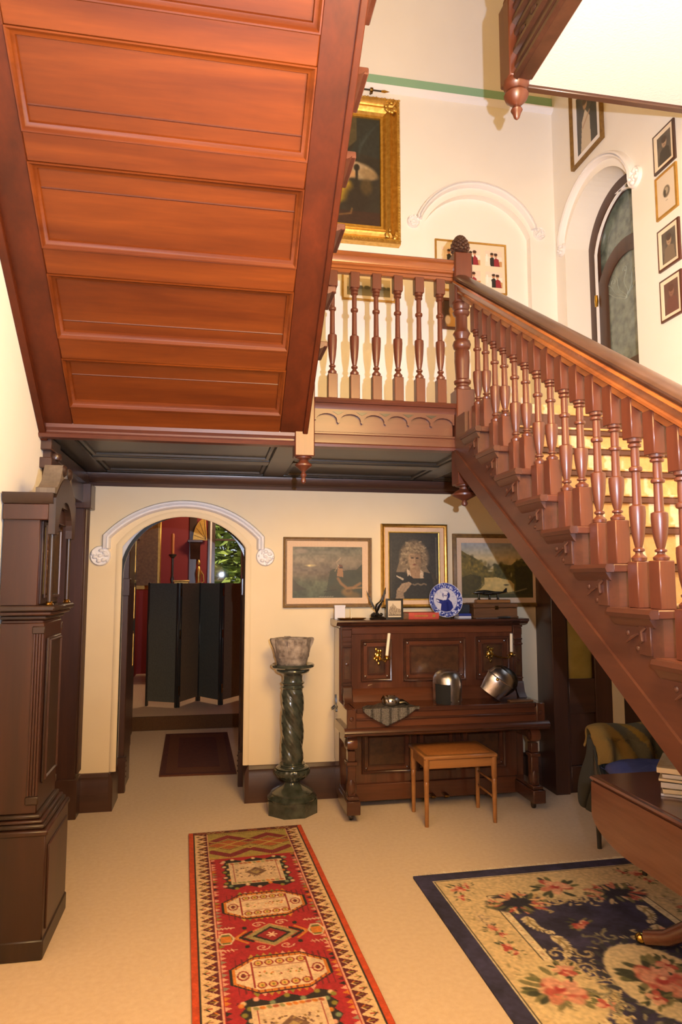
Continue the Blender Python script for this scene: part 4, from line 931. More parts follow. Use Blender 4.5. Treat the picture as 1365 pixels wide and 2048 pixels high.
    def star_med(y0, h):             # hooked diamond
        cx, cy = w / 2, y0 + h / 2
        D = lambda a, b, cc: c.poly([(cx - a, cy), (cx, cy - b), (cx + a, cy), (cx, cy + b)], cc)
        D(.165, .105, 'c9805a'); D(.145, .09, '9c2f2c'); D(.125, .1, '9a8a5c'); D(.09, .075, BK); D(.07, .058, '94262c')
        for k in range(3): a = k * 1.05; c.line([(cx - .022 * math.cos(a), cy - .022 * math.sin(a)), (cx + .022 * math.cos(a), cy + .022 * math.sin(a))], .008, 'e0b69a')
        for s in (-1, 1):
            x = cx + s * .135; c.line([(x - s * .045, cy - .045), (x + s * .01, cy), (x - s * .045, cy + .045)], .016, BK); c.line([(x - s * .02, cy - .055), (x + s * .035, cy), (x - s * .02, cy + .055)], .012, 'c9772e')
            x = cx + s * .21; hx = [(x + .042 * math.cos(a * 1.047), cy + .06 * math.sin(a * 1.047)) for a in range(6)]; c.poly(hx, 'd3b491'); c.poly([(x + .032 * math.cos(a * 1.047), cy + .047 * math.sin(a * 1.047)) for a in range(6)], '6a6a3a'); c.rect(x - .024, cy - .025, x + .024, cy + .028, OR)
            for t in (-1, 1):
                xx, yy = cx + s * .055, cy + t * .105
                c.line([(xx + .034 * (1 - q / 16) * math.cos(q * .6), yy + .026 * (1 - q / 16) * math.sin(q * .6) * t) for q in range(15)], .006, 'd8a88c'); c.ell(cx + s * .12, cy + t * .085, .012, .014, BK)
                xx = cx + s * .21; yy = cy + t * .1; c.line([(xx - .045, yy), (xx + .045, yy)], .005, 'd8a88c'); [c.line([(xx + q * .018, yy - .012), (xx + q * .018 + .01, yy + .012)], .004, 'd8a88c') for q in (-2, -1, 0, 1)]
    niche_med(.49, .36); hex_med(.945, .25); star_med(1.24, .27); hex_med(1.56, .25); niche_med(1.86, .36); hex_med(2.33, .25); star_med(2.64, .26)
    c.noise(.02, .06, 2).noise(.006, .08, 3)
    return c
th = R(2.45)
c = runner_rug(); Ur = (math.cos(th), math.sin(th), 0); Vr = (math.sin(th), -math.cos(th), 0)
rg = thing('runner_rug', 'long red patterned runner rug with orange edges on the carpet', 'rug', (.24, 3.2, 0))
c.build('pile', rug_m, rg, (-.135, 4.705, .013), Ur, Vr, th=.012, wav=lambda X, Y: .0012 * np.sin(Y * 9) * np.sin(X * 7))
m = MB(); rr = random.Random(1)
for k in range(120):
    x = -.128 + k * .0061; y = 4.707 + (x + .135) * math.tan(th); m.tube([(x, y - .004, .008), (x + rr.uniform(-.004, .004), y + .012, .006), (x + rr.uniform(-.008, .008), y + .022 + .006 * rr.random(), .003)], .0022, 4)
m.build('fringe', ivory, rg, kind='stuff')
def blue_rug():
    w, L = 1.42, 2.3; c = Cv(w, L, .0062, '35324f'); rr = random.Random(9); c.noise(.09, .18, 6).noise(.03, .1, 7)
    NV = '2a2a3c'; CR = 'd2b88e'; C2 = 'decba8'
    def ring(i, cc): c.mix((c.X > i) & (c.X < w - i) & (c.Y > i) & (c.Y < L - i), cc)
    ring(.085, 'd9c8a8'); ring(.092, '2a2522'); ring(.099, CR)
    fld = c.a.copy(); ring(.30, '3a322a'); ring(.305, C2); ring(.345, '3a322a'); 
    tmp = Cv(w, L, .0062, '36324e'); tmp.noise(.09, .22, 6).noise(.03, .12, 7)
    mk = (c.X > .35) & (c.X < w - .35) & (c.Y > .35) & (c.Y < L - .35); c.a[mk] = tmp.a[mk]
    for k in range(150):
        i = rr.choice([0, 1, 2, 3]); t = rr.random(); q = .325
        x, y = ((q, .3 + t * (L - .6)), (w - q, .3 + t * (L - .6)), (.3 + t * (w - .6), q), (.3 + t * (w - .6), L - q))[i]; c.ell(x, y, .005, .005, 'c29a7c', 0, .5)
    def rose(x, y, r, n=9):
        for k in range(n): a = rr.random() * 6.28; q = r * rr.uniform(.75, 1.25); c.ell(x + q * math.cos(a), y + q * math.sin(a), r * .34, r * .13, rr.choice(['6a6a48', '4c4f3c', '7d7654', '3e4236']), a + rr.uniform(-.4, .4), .4)
        for k in range(n): a = rr.random() * 6.28; q = r * rr.uniform(.1, .72); c.ell(x + q * math.cos(a), y + q * math.sin(a), r * .36, r * .26, rr.choice(['c9806a', 'bb5a50', 'd69a84', 'a8443f', 'dca88c', 'd0917a']), a, .45)
        c.ell(x, y, r * .22, r * .2, 'a83d3c', 0, .6); c.ell(x + r * .1, y - r * .12, r * .14, r * .1, 'e0b498', 0, .6)
    def scroll(x, y, r, a0, s, cc='c3ad84'):
        c.line([(x + r * (1 - q / 26) * math.cos(a0 + s * q * .24), y + r * (1 - q / 26) * math.sin(a0 + s * q * .24)) for q in range(25)], r * .3, cc, 1, r * .12)
        c.line([(x + r * (1 - q / 26) * 1.08 * math.cos(a0 + s * q * .24), y + r * (1 - q / 26) * 1.08 * math.sin(a0 + s * q * .24)) for q in range(20)], r * .08, '6a5a48', .8)
        for q in range(5): a = a0 + s * (q * 1.1); c.ell(x + r * 1.25 * math.cos(a), y + r * 1.25 * math.sin(a), r * .34, r * .12, cc, a + 1, .4)
    def acanthus(x, y, ang, ln, cv, cc):
        P = []
        for q in range(9):
            t = q / 8; a = ang + cv * t; P.append((x, y, a)); x += ln / 8 * math.cos(a); y += ln / 8 * math.sin(a)
        for q, (px, py, pa) in enumerate(P):
            r0 = ln * (.17 - .012 * q)
            for sg in (-1, 1):
                a = pa + sg * .75; c.ell(px + r0 * .7 * math.cos(a), py + r0 * .7 * math.sin(a), r0, r0 * .36, cc if (q + sg) % 3 else 'a8946c', a, .35)
        c.line([(p[0], p[1]) for p in P], ln * .05, '8a7654', .9, ln * .03)
        px, py, pa = P[-1]; c.line([(px + ln * .12 * (1 - q / 12) * math.cos(pa + cv * q * .6), py + ln * .12 * (1 - q / 12) * math.sin(pa + cv * q * .6)) for q in range(11)], ln * .06, cc)
    for side in (0, 1):
        fx = (lambda q: q) if side == 0 else (lambda q: w - q)
        for k in range(7):
            y = .55 + k * .19; a = 1.57 - (.5 if k % 2 else -.35) * (1 if side == 0 else -1)
            acanthus(fx(.41 + .03 * (k % 2)), y, a, .17, (1.3 if k % 2 else -1.3) * (1 if side == 0 else -1), rr.choice(['c9b48c', 'bfa880', 'd4c19c']))
    for side in (0, 1):
        fy = (lambda q: q) if side == 0 else (lambda q: L - q)
        for k in range(6): scroll(.46 + k * .1, fy(.43 + .03 * math.sin(k * 2)), .055, k * 1.7, 1 if k % 2 else -1, 'c3ad84')
        # cream bulge with roses in mid-edge
        c.ell(w / 2, fy(.26), .24, .16, 'd2ba90', 0, .12); 
        for k in range(6): scroll(w / 2 - .22 + k * .088, fy(.44 - .1 * abs(k - 2.5) / 2.5), .035, k * 1.1, -1 if k % 2 else 1, 'cdb68c')
        rose(w / 2, fy(.27), .095, 16)
    for side in (0, 1):
        fx = (lambda q: q) if side == 0 else (lambda q: w - q)
        c.ell(fx(.27), L / 2 - .02, .17, .22, 'd2ba90', 0, .1)
        for k in range(7): scroll(fx(.48 - .1 * abs(k - 3) / 3), L / 2 - .27 + k * .085, .04, k * 1.4, 1 if k % 2 else -1, 'cdb68c')
        rose(fx(.27), L / 2 - .03, .11, 20); rose(fx(.4), L / 2 + .1, .05, 7)
    # corner sprays
    for x, y in ((.30, .30), (w - .30, .30), (.30, L - .30), (w - .30, L - .30)):
        sx = 1 if x < w / 2 else -1; sy = 1 if y < L / 2 else -1
        c.ell(x + sx * .12, y + sy * .1, .15, .1, '2b2a3a', 0, .2)
        for k in range(46):
            a = rr.random() * 6.28; q = rr.uniform(.75, 1.15); xx, yy = x + sx * (.13 + .13 * q * math.cos(a)), y + sy * (.10 + .085 * q * math.sin(a))
            c.ell(xx, yy, .034, .011, rr.choice(['c9806a', 'd6ae84', '7d7654', 'c2a070', 'b85c50', 'd3b890', '5a5a44']), math.atan2(sy * math.sin(a), sx * math.cos(a)) + rr.uniform(-.5, .5), .4)
        for k in range(4): a = k * 1.6 + .4; rose(x + sx * (.13 + .13 * math.cos(a)), y + sy * (.10 + .085 * math.sin(a)), .03, 5)
        rose(x - sx * .12, y - sy * .1, .05, 8); rose(x - sx * .05, y - sy * .13, .035, 6); rose(x - sx * .13, y, .035, 6)
    # border flowers and ghosts of scrolls
    for y in (.62, .78, 1.72, 1.62):
        for x in (.20, w - .20): rose(x, y, .042, 8); rose(x + .02, y + .06, .03, 5)
    for y in (.5, .54, 1.85, 1.9):
        for x in (.2, w - .2): scroll(x, y, .03, 1.0, 1, 'b7a089')
    for k in range(160):
        a = rr.random(); i = rr.choice([0, 1]); x = rr.uniform(.12, .29); x = x if i else w - x; y = rr.uniform(.12, L - .12); c.ell(x, y, .018, .005, rr.choice(['a8946a', '8d8260', 'c2a47a', '9c8a66']), rr.random() * 3, .4, .6)
    # centre medallion
    cx, cy = w / 2 + .0, L / 2
    for k in range(16): a = k * .3927; scroll(cx + .27 * math.cos(a), cy + .36 * math.sin(a), .05, a, 1 if k % 2 else -1, rr.choice(['8d8770', 'b3a07c', '6d6a5c']))
    c.ell(cx, cy, .2, .29, 'd6c19a', 0, .06); 
    for k in range(22): a = k * .2856; c.ell(cx + .22 * math.cos(a), cy + .31 * math.sin(a), .03, .014, '3a3a44', a + .6, .4)
    rose(cx, cy, .13, 34); rose(cx - .1, cy + .1, .06, 10); rose(cx + .1, cy - .1, .06, 10)
    for k in range(6): a = .3 + k * 1.047; rose(cx + .37 * math.cos(a), cy + .5 * math.sin(a), .055, 10)
    c.noise(.012, .1, 4)
    return c
br_ = thing('floral_rug', 'navy blue and cream floral rug under the drop leaf table', 'rug', (1.82, 2.65, 0))
blue_rug().build('pile', rug_m, br_, (1.112, 3.825, .014), (1, 0.012, 0), (.012, -1, 0), th=.013)
m = MB(); rr = random.Random(2)
for k in range(260):
    x = 1.114 + k * .00545; y = 3.825 + (x - 1.112) * .012; m.tube([(x, y - .003, .008), (x + rr.uniform(-.006, .006), y + .02, .006), (x + rr.uniform(-.014, .014), y + .03 + .025 * rr.random(), .003)], .0018, 4)
m.build('fringe', ivory, br_, kind='stuff')
hr = thing('hall_rug', 'small maroon bordered rug in the passage beyond the archway', 'rug', (-.12, 6.9, 0))
m = MB().prism([(-.43, 6.1), (.215, 6.07), (.165, 7.67), (-.48, 7.69)], 'z', 0, .012); m.build('border', hallrug_b, hr)
MB().prism([(-.42, 6.115), (.205, 6.085), (.155, 7.655), (-.47, 7.675), (-.42, 6.115), (-.38, 6.16), (-.43, 7.63), (.12, 7.61), (.165, 6.13), (-.38, 6.16)], 'z', .012, .0135).build('edge_stripe', hallrug_m, hr)
MB().prism([(-.29, 6.32), (.075, 6.30), (.04, 7.45), (-.33, 7.47)], 'z', .012, .0142).build('centre_field', hallrug_m, hr)

# ================================================================== LONGCASE CLOCK
ck = thing('longcase_clock', 'tall dark oak longcase clock with arched hood against the left wall', 'clock', (-.84, 3.57, 0))
FX = -.715; CB = -.962
MB().box(CB, FX + .006, 3.33, 3.815, .0, .085, .006).build('foot', W_clkd, ck)
MB().box(CB, FX, 3.335, 3.81, .08, .53, .005).build('plinth', W_clk, ck)
B('plinth_panel', W_clk, ck, FX - .002, FX + .008, 3.375, 3.77, .11, .47)
for k, (q, z0, z1) in enumerate(((.0, .52, .545), (-.018, .545, .565), (-.03, .565, .58), (-.045, .58, .6))):
    MB().box(CB, FX + .008 + q, 3.328 - q, 3.817 + q, z0, z1, .006).build('plinth_moulding', W_clkd if k % 2 else W_clk, ck)
TX = -.772
MB().box(CB, TX, 3.39, 3.755, .6, 1.45, .004).build('trunk', W_clk, ck)
for yy in (3.39, 3.755):        # fluted quarter columns
    for k in range(4):
        MB().lathe([(.006, .68), (.006, 1.40)], (TX - .004 - k * .012, yy - (.002 if yy < 3.5 else -.002), 0), 8).build('reed', W_clk, ck)
    for z in (.64, 1.40): B('column_cap', W_clkd, ck, TX - .05, TX + .006, yy - .008, yy + .008, z, z + .035)
td = B('trunk_door', W_clkd, ck, TX, TX + .014, 3.44, 3.70, .72, 1.38)
MB().sweep([(TX + .014, 3.45, .73), (TX + .014, 3.45, 1.37), (TX + .014, 3.69, 1.37), (TX + .014, 3.69, .73)], [(0, 0), (.014, 0), (.01, .008), (.004, .008)], (1, 0, 0), closed=True, flip=True).build('door_moulding', W_clk, td)
B('escutcheon', brass, td, TX + .014, TX + .018, 3.455, 3.465, 1.10, 1.14)
for k, (q, z0, z1) in enumerate(((-.03, 1.445, 1.465), (-.015, 1.465, 1.485), (.01, 1.485, 1.505), (.024, 1.505, 1.53))):
    MB().box(CB, -.745 + q, 3.37 - q, 3.775 + q, z0, z1, .006).build('hood_moulding', W_clkd if k % 2 else W_clk, ck)
HX = -.752
MB().box(CB, HX - .05, 3.365, 3.78, 1.53, 1.93, .003).build('hood', W_clk, ck)
MB().box(CB, HX - .01, 3.345, 3.80, 1.925, 2.00, .004).build('hood_frieze', W_clk, ck)
MB().prism([(3.345, 2.0), (3.33, 2.012), (3.32, 2.045), (3.318, 2.05), (3.827, 2.05), (3.825, 2.045), (3.815, 2.012), (3.80, 2.0)], 'x', CB, HX + .01).build('hood_cornice', W_clkd, ck)
# arched front of the hood
A = arc(3.5725, .15, 1.90, .13, 16); outer = [(3.345, 1.86), (3.345, 2.03)] + [(3.345 + .455 * t / 10, 2.03 + .12 * math.sin(math.pi * t / 10)) for t in range(1, 10)] + [(3.80, 2.03), (3.80, 1.86)]
MB().prism(outer + [(3.7225, 1.86)] + A[::-1] + [(3.4225, 1.86)], 'x', HX - .01, HX + .02).build('hood_arch', W_clkd, ck, smooth=False)
B('dial_door', W_clkd, ck, HX - .052, HX - .04, 3.40, 3.745, 1.535, 1.925)
dial = B('dial', brassd, ck, HX - .045, HX - .036, 3.43, 3.715, 1.58, 1.90)
m = MB()
for k in range(9): m.sphere((HX - .034, 3.45, 1.60 + k * .035), .003, .012, .016, 8, 5)
m.build('dial_spandrel', brass, dial)
MB().sweep([(HX - .034, 3.42, 1.565), (HX - .034, 3.42, 1.905), (HX - .034, 3.725, 1.905), (HX - .034, 3.725, 1.565)], [(0, 0), (.012, 0), (.01, .006), (0, .006)], (1, 0, 0), closed=True, flip=True).build('glass_bead', W_dk, ck)
for yy in (3.385, 3.76):
    col = MB().lathe([(.012, 1.545), (.012, 1.60), (.011, 1.88), (.012, 1.91)], (HX - .0, yy, 0), 14).build('hood_column', W_clkd, ck)
    for z in (1.53, 1.91): MB().lathe([(.015, z), (.018, z + .005), (.013, z + .012), (.016, z + .018)], (HX - .0, yy, 0), 14).build('column_capital', brass, col)
# swan-neck pediment
for s in (-1, 1):
    yc = 3.5725; pts = [(.235, 2.05), (.235, 2.075), (.19, 2.085), (.14, 2.12), (.105, 2.175), (.085, 2.205), (.055, 2.205), (.045, 2.17), (.06, 2.13), (.09, 2.10), (.09, 2.05)]
    MB().prism([(yc + s * a, b) for a, b in pts], 'x', HX - .07, HX + .015).build('swan_neck', W_dust, ck)
    MB().lathe([(.03, -.004), (.032, .0), (.022, .012), (.008, .016)], (HX + .015, yc + s * .065, 2.18), 14, 'x').build('scroll_rosette', W_clkd, ck)
m = MB(); m.box(HX - .06, HX + .0, 3.55, 3.595, 2.05, 2.14); m.build('finial_block', W_clkd, ck)

# ================================================================== PEDESTAL AND STONE MORTAR
px_, py_ = .575, 5.06
pe = thing('pedestal', 'dark green marble pedestal with twisted fluted column beside the archway', 'pedestal', (px_, py_, 0))
oct_ = lambda r: [(px_ + r * math.cos(R(22.5 + 45 * k)), py_ + r * math.sin(R(22.5 + 45 * k))) for k in range(8)]
MB().prism(oct_(.188), 'z', 0, .095).build('octagonal_base', iron_m, pe)
MB().lathe([(.175, .095), (.178, .105), (.165, .12), (.15, .13), (.152, .14), (.125, .155), (.105, .165), (.08, .175), (.062, .19), (.055, .205), (.06, .22)], (px_, py_, 0), 40).build('base_moulding', iron_m, pe)
m = MB()
m.surf(lambda u, v: (lambda r, z: (px_ + r * math.cos(u * 2 * math.pi), py_ + r * math.sin(u * 2 * math.pi), z))((.062 + .062 * math.sin(v * math.pi * .62) ** .8) * (1 + .06 * abs(math.cos(9 * u * 2 * math.pi)) * (1 if .15 < v < .9 else .2)), .215 + v * .085), 72, 9, True)
m.lathe([(.112, .298), (.118, .305), (.11, .312), (.09, .315), (.088, .322), (.095, .328), (.09, .335)], (px_, py_, 0), 40); m.build('gadrooned_bulb', iron_m, pe)
# rope twisted column with sub-flutes
def tw(u, v):
    a = u * 2 * math.pi; z = .332 + v * .535; ph = a + v * 5.6
    e = min(1, v * 14, (1 - v) * 14)
    r = .071 + e * (.014 * abs(math.cos(ph * 1.5)) ** .8 - .004 + .0028 * abs(math.cos(ph * 7.5)))
    return (px_ + r * math.cos(a) - 0, py_ + r * math.sin(a), z)
MB().surf(tw, 120, 70, True).build('twisted_shaft', iron_m, pe, ang=60)
MB().lathe([(.078, .862), (.084, .87), (.078, .88), (.072, .886), (.084, .896), (.086, .905), (.074, .912), (.07, .93), (.074, .955), (.082, .965)], (px_, py_, 0), 40).build('neck', iron_m, pe)
MB().lathe([(.082, .962), (.10, .972), (.118, .98), (.125, .992), (.122, 1.0), (.14, 1.008), (.156, 1.018), (.158, 1.03), (.15, 1.038), (.02, 1.038)], (px_, py_, 0), 40).build('capital_plate', iron_m, pe)
bw = thing('stone_mortar', 'rough grey stone mortar with lugs standing on the dark pedestal', 'mortar', (px_ - .008, py_, 1.038))
bx, rr = px_ - .008, random.Random(7)
pf = [(.105, 0), (.112, .012), (.118, .04), (.12, .045), (.126, .052), (.13, .10), (.136, .155), (.138, .178), (.13, .184), (.112, .176), (.10, .10), (.06, .05), (.002, .045)]
MB().lathe([(r, 1.038 + z) for r, z in pf], (bx, py_, 0), 40, cap=False).add([(bx + .105 * math.cos(a * .157), py_ + .105 * math.sin(a * .157), 1.0382) for a in range(40)], [tuple(range(40))]).build('bowl', stone_m, bw)
for a in (0.05, 1.7, 3.3, 4.55):
    cx_, cy_ = math.cos(a), math.sin(a)
    M_ = Matrix.Translation((bx, py_, 1.038)) @ Matrix.Rotation(a, 4, 'Z')
    MB(M_).prism([(.128, .08), (.135, .11), (.155, .15), (.162, .175), (.158, .186), (.125, .186)], 'y', -.022, .022).build('lug', stone_m, bw)

# ================================================================== UPRIGHT PIANO
pn = thing('upright_piano', 'carved walnut upright piano with brass sconces against the back wall', 'piano', (1.64, 5.0, 0))
PX0, PX1, PYF, PYB = .925, 2.355, 5.03, 5.275
MB().box(PX0, PX1, PYF + .02, PYB, .06, 1.305, .004).build('case', W_pno, pn)
MB().prism([(PYF - .045, 1.345), (PYF - .05, 1.335), (PYF - .03, 1.325), (PYF - .018, 1.31), (PYF + .02, 1.303), (PYB, 1.303), (PYB, 1.35), (PYF - .045, 1.35)], 'x', PX0 - .035, PX1 + .045).build('lid', W_pnd, pn)
for xx, sg in ((PX0, -1), (PX1, 1)):      # side faces of the case
    B('side_panel', W_pno, pn, xx - .004 if sg > 0 else xx - .006, xx + .006 if sg > 0 else xx + .004, PYF + .03, PYB - .01, .3, 1.29)
B('upper_frame', W_pno, pn, PX0 + .075, PX1 - .075, PYF, PYF + .025, .80, 1.30)
B('top_rail', W_pnx, pn, PX0 + .08, PX1 - .08, PYF - .008, PYF + .01, 1.245, 1.295)
def ppanel(x0, x1, z0, z1, burr, yf=PYF):
    p = B('front_panel', W_pnx, pn, x0, x1, yf - .003, yf + .005, z0, z1)
    MB().sweep([(x0, yf - .003, z1), (x0, yf - .003, z0), (x1, yf - .003, z0), (x1, yf - .003, z1)], [(0, 0), (.022, 0), (.02, .008), (.012, .016), (.004, .018), (0, .01)], (0, -1, 0), closed=True).build('panel_moulding', W_pnd, p)
    i = .05; q = [(x0 + i, z0 + i), (x1 - i, z0 + i), (x1 - i, z1 - i), (x0 + i, z1 - i)]
    B('burr_field', W_burr, p, x0 + i, x1 - i, yf - .010, yf, z0 + i, z1 - i)
    MB().sweep([(x0 + i, yf - .01, z1 - i), (x0 + i, yf - .01, z0 + i), (x1 - i, yf - .01, z0 + i), (x1 - i, yf - .01, z1 - i)], [(0, 0), (.012, 0), (.01, .006), (.002, .006)], (0, -1, 0), closed=True).build('field_moulding', W_pnd, p)
    for a, b in ((x0 + .035, z0 + .035), (x1 - .035, z0 + .035), (x0 + .035, z1 - .035), (x1 - .035, z1 - .035)):
        MB().lathe([(.011, 0), (.01, -.006), (.002, -.01)], (a, yf - .003, b), 10, 'y').build('roundel', W_pnd, p)
    return p
ppanel(1.075, 1.312, .90, 1.205, 1); ppanel(1.40, 1.893, .895, 1.21, 1); ppanel(1.972, 2.248, .893, 1.215, 1)
for x0 in (PX0 + .008, PX1 - .078):      # carved pilasters
    p = B('pilaster', W_pnd, pn, x0, x0 + .07, PYF - .02, PYF + .02, .80, 1.30)
    for z0, z1, q in ((1.285, 1.30, .012), (1.225, 1.28, .004), (1.15, 1.165, .01), (1.19, 1.20, .008), (.895, .905, .008), (.82, .875, .01)): B('pilaster_moulding', W_pnd, p, x0 - q * .3, x0 + .07 + q * .3, PYF - .02 - q, PYF - .01, z0, z1)
    B('pilaster_inset', W_burr, p, x0 + .014, x0 + .056, PYF - .026, PYF - .02, .92, 1.14)
    MB().lathe([(.014, 0), (.012, -.006), (.002, -.008)], (x0 + .035, PYF - .026, 1.03), 12, 'y').build('carved_rosette', W_pnd, p)
    MB().prism([(PYF - .02, .80), (PYF - .10, .70), (PYF - .105, .76), (PYF - .06, .80), (PYF - .045, .86), (PYF - .03, .875), (PYF - .02, .875)], 'x', x0 + .004, x0 + .066).build('scroll_console', W_pnd, p)
# keyboard section, closed fall
KF, KX0, KX1 = 4.685, .905, 2.36
B('keybed', W_pnx, pn, KX0 + .06, KX1 - .06, KF + .015, PYF + .02, .615, .745)
B('fall', W_pnx, pn, KX0 + .05, KX1 - .05, KF + .02, PYF - .01, .742, .765)
MB().prism([(PYF + .0, .765), (PYF - .07, .765), (PYF - .05, .80), (PYF - .02, .84), (PYF, .85)], 'x', PX0 + .08, PX1 - .08).build('fall_board', W_pnx, pn)
B('fall_front_moulding', W_pnd, pn, KX0 + .07, KX1 - .07, KF + .006, KF + .022, .735, .768)
B('fall_mid_moulding', W_pnd, pn, KX0 + .07, KX1 - .07, KF + .004, KF + .018, .685, .70)
MB().prism([(KF + .03, .64), (KF - .005, .64), (KF - .025, .625), (KF - .03, .61), (KF - .018, .60), (KF - .018, .592), (KF - .0, .58), (PYF, .58), (PYF, .64)], 'x', KX0 - .02, KX1 + .025).build('keybed_moulding', W_pnd, pn)
for x0 in (KX0, KX1 - .065):
    p = MB().box(x0, x0 + .065, KF, PYF + .01, .635, .765, .005).build('key_block', W_pno, pn)
    MB().lathe([(.016, 0), (.013, -.006), (.003, -.008)], (x0 + .033, KF, .70), 12, 'y').build('rosette', W_pnd, p)
# lower part
B('knee_frame', W_pno, pn, PX0 + .06, PX1 - .06, PYF + .0, PYF + .025, .12, .60)
ppanel(1.08, 1.46, .24, .55, 1, PYF - .0); ppanel(1.50, 1.80, .24, .55, 1, PYF); ppanel(1.84, 2.20, .24, .55, 1, PYF)
B('bottom_rail', W_pnx, pn, PX0 + .06, PX1 - .06, PYF - .02, PYF + .01, .05, .17)
for x in (1.60, 1.70):
    MB().box(x - .018, x + .018, 4.93, 5.02, .07, .085, .006).build('pedal', brassd, pn)
for x0 in (.918, 2.272):
    xc = x0 + .035
    lg = thing('leg', None, None, (xc, 4.78, 0)); lg.parent = pn; lg.location = Vector((xc, 4.78, 0)) - ORIG[pn]
    B('toe_block', W_pnd, lg, x0 - .01, x0 + .085, 4.70, PYF + .01, .06, .15)
    B('toe_moulding', W_pnd, lg, x0 - .002, x0 + .077, 4.72, PYF, .15, .175)
    B('leg_shaft', W_pnd, lg, x0 + .006, x0 + .064, 4.755, 4.815, .17, .40)
    MB().lathe([(.03, .18), (.038, .2), (.038, .255), (.03, .28), (.026, .30)], (xc, 4.785, 0), 14).build('carved_drop', W_pnd, lg)
    B('leg_collar', W_pnd, lg, x0 - .004, x0 + .074, 4.74, 4.83, .375, .40)
    B('leg_block', W_pnd, lg, x0 + .008, x0 + .062, 4.755, 4.82, .40, .47)
    MB().lathe([(.045, -.035), (.048, -.02), (.05, 0), (.048, .02), (.045, .035)], (xc, 4.77, .525), 18, 'x').build('scroll', W_pnx, lg)
    MB().lathe([(.036, -.042), (.03, -.044), (.012, -.05)], (xc, 4.77, .525), 16, 'x').build('scroll_eye', W_pnd, lg)
    B('leg_head', W_pnd, lg, x0 + .0, x0 + .07, 4.76, PYF, .50, .582)
    MB().lathe([(.022, -.011), (.024, 0), (.022, .011)], (xc, 4.80, .024), 14, 'x').build('caster', steeld, lg)
    MB().lathe([(.022, .04), (.026, .062)], (xc, 4.80, 0), 12).build('caster_cup', brassd, lg)
# iron lifting handle on the visible side
m = MB(); m.prism([(5.17, .66), (5.235, .66), (5.235, .68), (5.22, .70), (5.215, .74), (5.203, .785), (5.19, .74), (5.185, .70), (5.17, .68)], 'x', PX0 - .014, PX0 - .004); m.tube([(PX0 - .012, 5.18, .70), (PX0 - .035, 5.18, .68), (PX0 - .035, 5.225, .68), (PX0 - .012, 5.225, .70)], .006, 8); m.build('lifting_handle', black_p, pn)
# sconces
def sconce(xr, zr, xa, ya, za):
    t = MB()
    rr = random.Random(2)
    t.lathe([(.03, 0), (.026, -.008), (.01, -.016)], (xr, PYF - .01, zr), 14, 'y')
    for k in range(9): a = k * .7; q = .026 + .014 * (k % 2); t.sphere((xr + q * math.cos(a) * .7, PYF - .016, zr + q * 1.4 * math.sin(a)), .01, .008, .014, 8, 5)
    s_ = t.build('sconce', brass, pn)
    m = MB(); m.tube([(xr, PYF - .015, zr), (xr + (xa - xr) * .4, PYF - .07, zr - .02), (xa - (xa - xr) * .2, ya + .01, za - .02), (xa, ya, za)], [.006, .006, .005, .006], 8); m.build('arm', brass, s_)
    MB().lathe([(.006, za - .008), (.02, za - .002), (.036, za + .006), (.034, za + .009), (.014, za + .006), (.012, za + .016), (.016, za + .026), (.011, za + .026)], (xa, ya, 0), 18).build('drip_pan', brass, s_)
sconce(1.205, 1.085, 1.238, 4.88, 1.075); sconce(2.085, 1.085, 2.196, 4.87, 1.085)
def candle(x, y, z0, z1, lab, lean=0.0):
    t = thing('candle', lab, 'candle', (x, y, z0), 'candles in the piano sconces')
    MB().tube([(x, y, z0), (x + lean * .5, y, (z0 + z1) / 2), (x + lean, y, z1 - .004), (x + lean, y, z1)], [.0115, .0115, .0112, .007], 14).build('wax', wax, t)
    MB().tube([(x + lean, y, z1 - .002), (x + lean + .002, y, z1 + .008)], .0012, 5).build('wick', black_p, t)
candle(1.238, 4.88, 1.102, 1.262, 'leaning cream candle in the left piano sconce', .018); candle(2.196, 4.87, 1.112, 1.248, 'upright cream candle in the right piano sconce', .002)

# ================================================================== THINGS ON THE PIANO
ZT = 1.351
t = thing('card_box', 'small white card box on the left end of the piano top', 'box', (.937, 5.14, ZT))
MB().box(.897, .977, 5.12, 5.16, ZT, ZT + .105, .002).build('body', cardp, t); B('lid_edge', cardp, t, .895, .979, 5.118, 5.162, ZT + .092, ZT + .106, .001)
t = thing('brass_tray', 'shallow brass tray with upright spike on the piano', 'tray', (1.02, 5.08, ZT))
MB().lathe([(.09, ZT), (.105, ZT + .005), (.112, ZT + .012), (.108, ZT + .012), (.088, ZT + .005), (.002, ZT + .004)], (1.02, 5.08, 0), 30, sy=.45).build('dish', brass, t)
MB().tube([(1.015, 5.08, ZT + .003), (1.015, 5.08, ZT + .085)], [.003, .0022], 6).build('spike', wax, t)
# eagle
t = thing('eagle_figurine', 'metal eagle figurine with raised wings on a rocky base', 'figurine', (1.22, 5.09, ZT))
m = MB(); rr = random.Random(3)
m.lathe([(.062, ZT), (.066, ZT + .006), (.05, ZT + .018), (.02, ZT + .026)], (1.222, 5.09, 0), 16, sy=.6)
for k in range(10): m.sphere((1.222 + rr.uniform(-.04, .04), 5.09 + rr.uniform(-.02, .02), ZT + .022 + rr.uniform(0, .02)), .014, .012, .013, 7, 5)
m.build('rock_base', steeld, t)
m = MB(); m.tube([(1.215, 5.09, ZT + .05), (1.213, 5.085, ZT + .075), (1.222, 5.08, ZT + .105), (1.238, 5.075, ZT + .125), (1.250, 5.07, ZT + .135)], [.008, .018, .019, .012, .005], 12); m.sphere((1.25, 5.07, ZT + .137), .011, .009, .01, 10, 6); m.tube([(1.257, 5.068, ZT + .137), (1.268, 5.066, ZT + .131)], [.004, .001], 6)
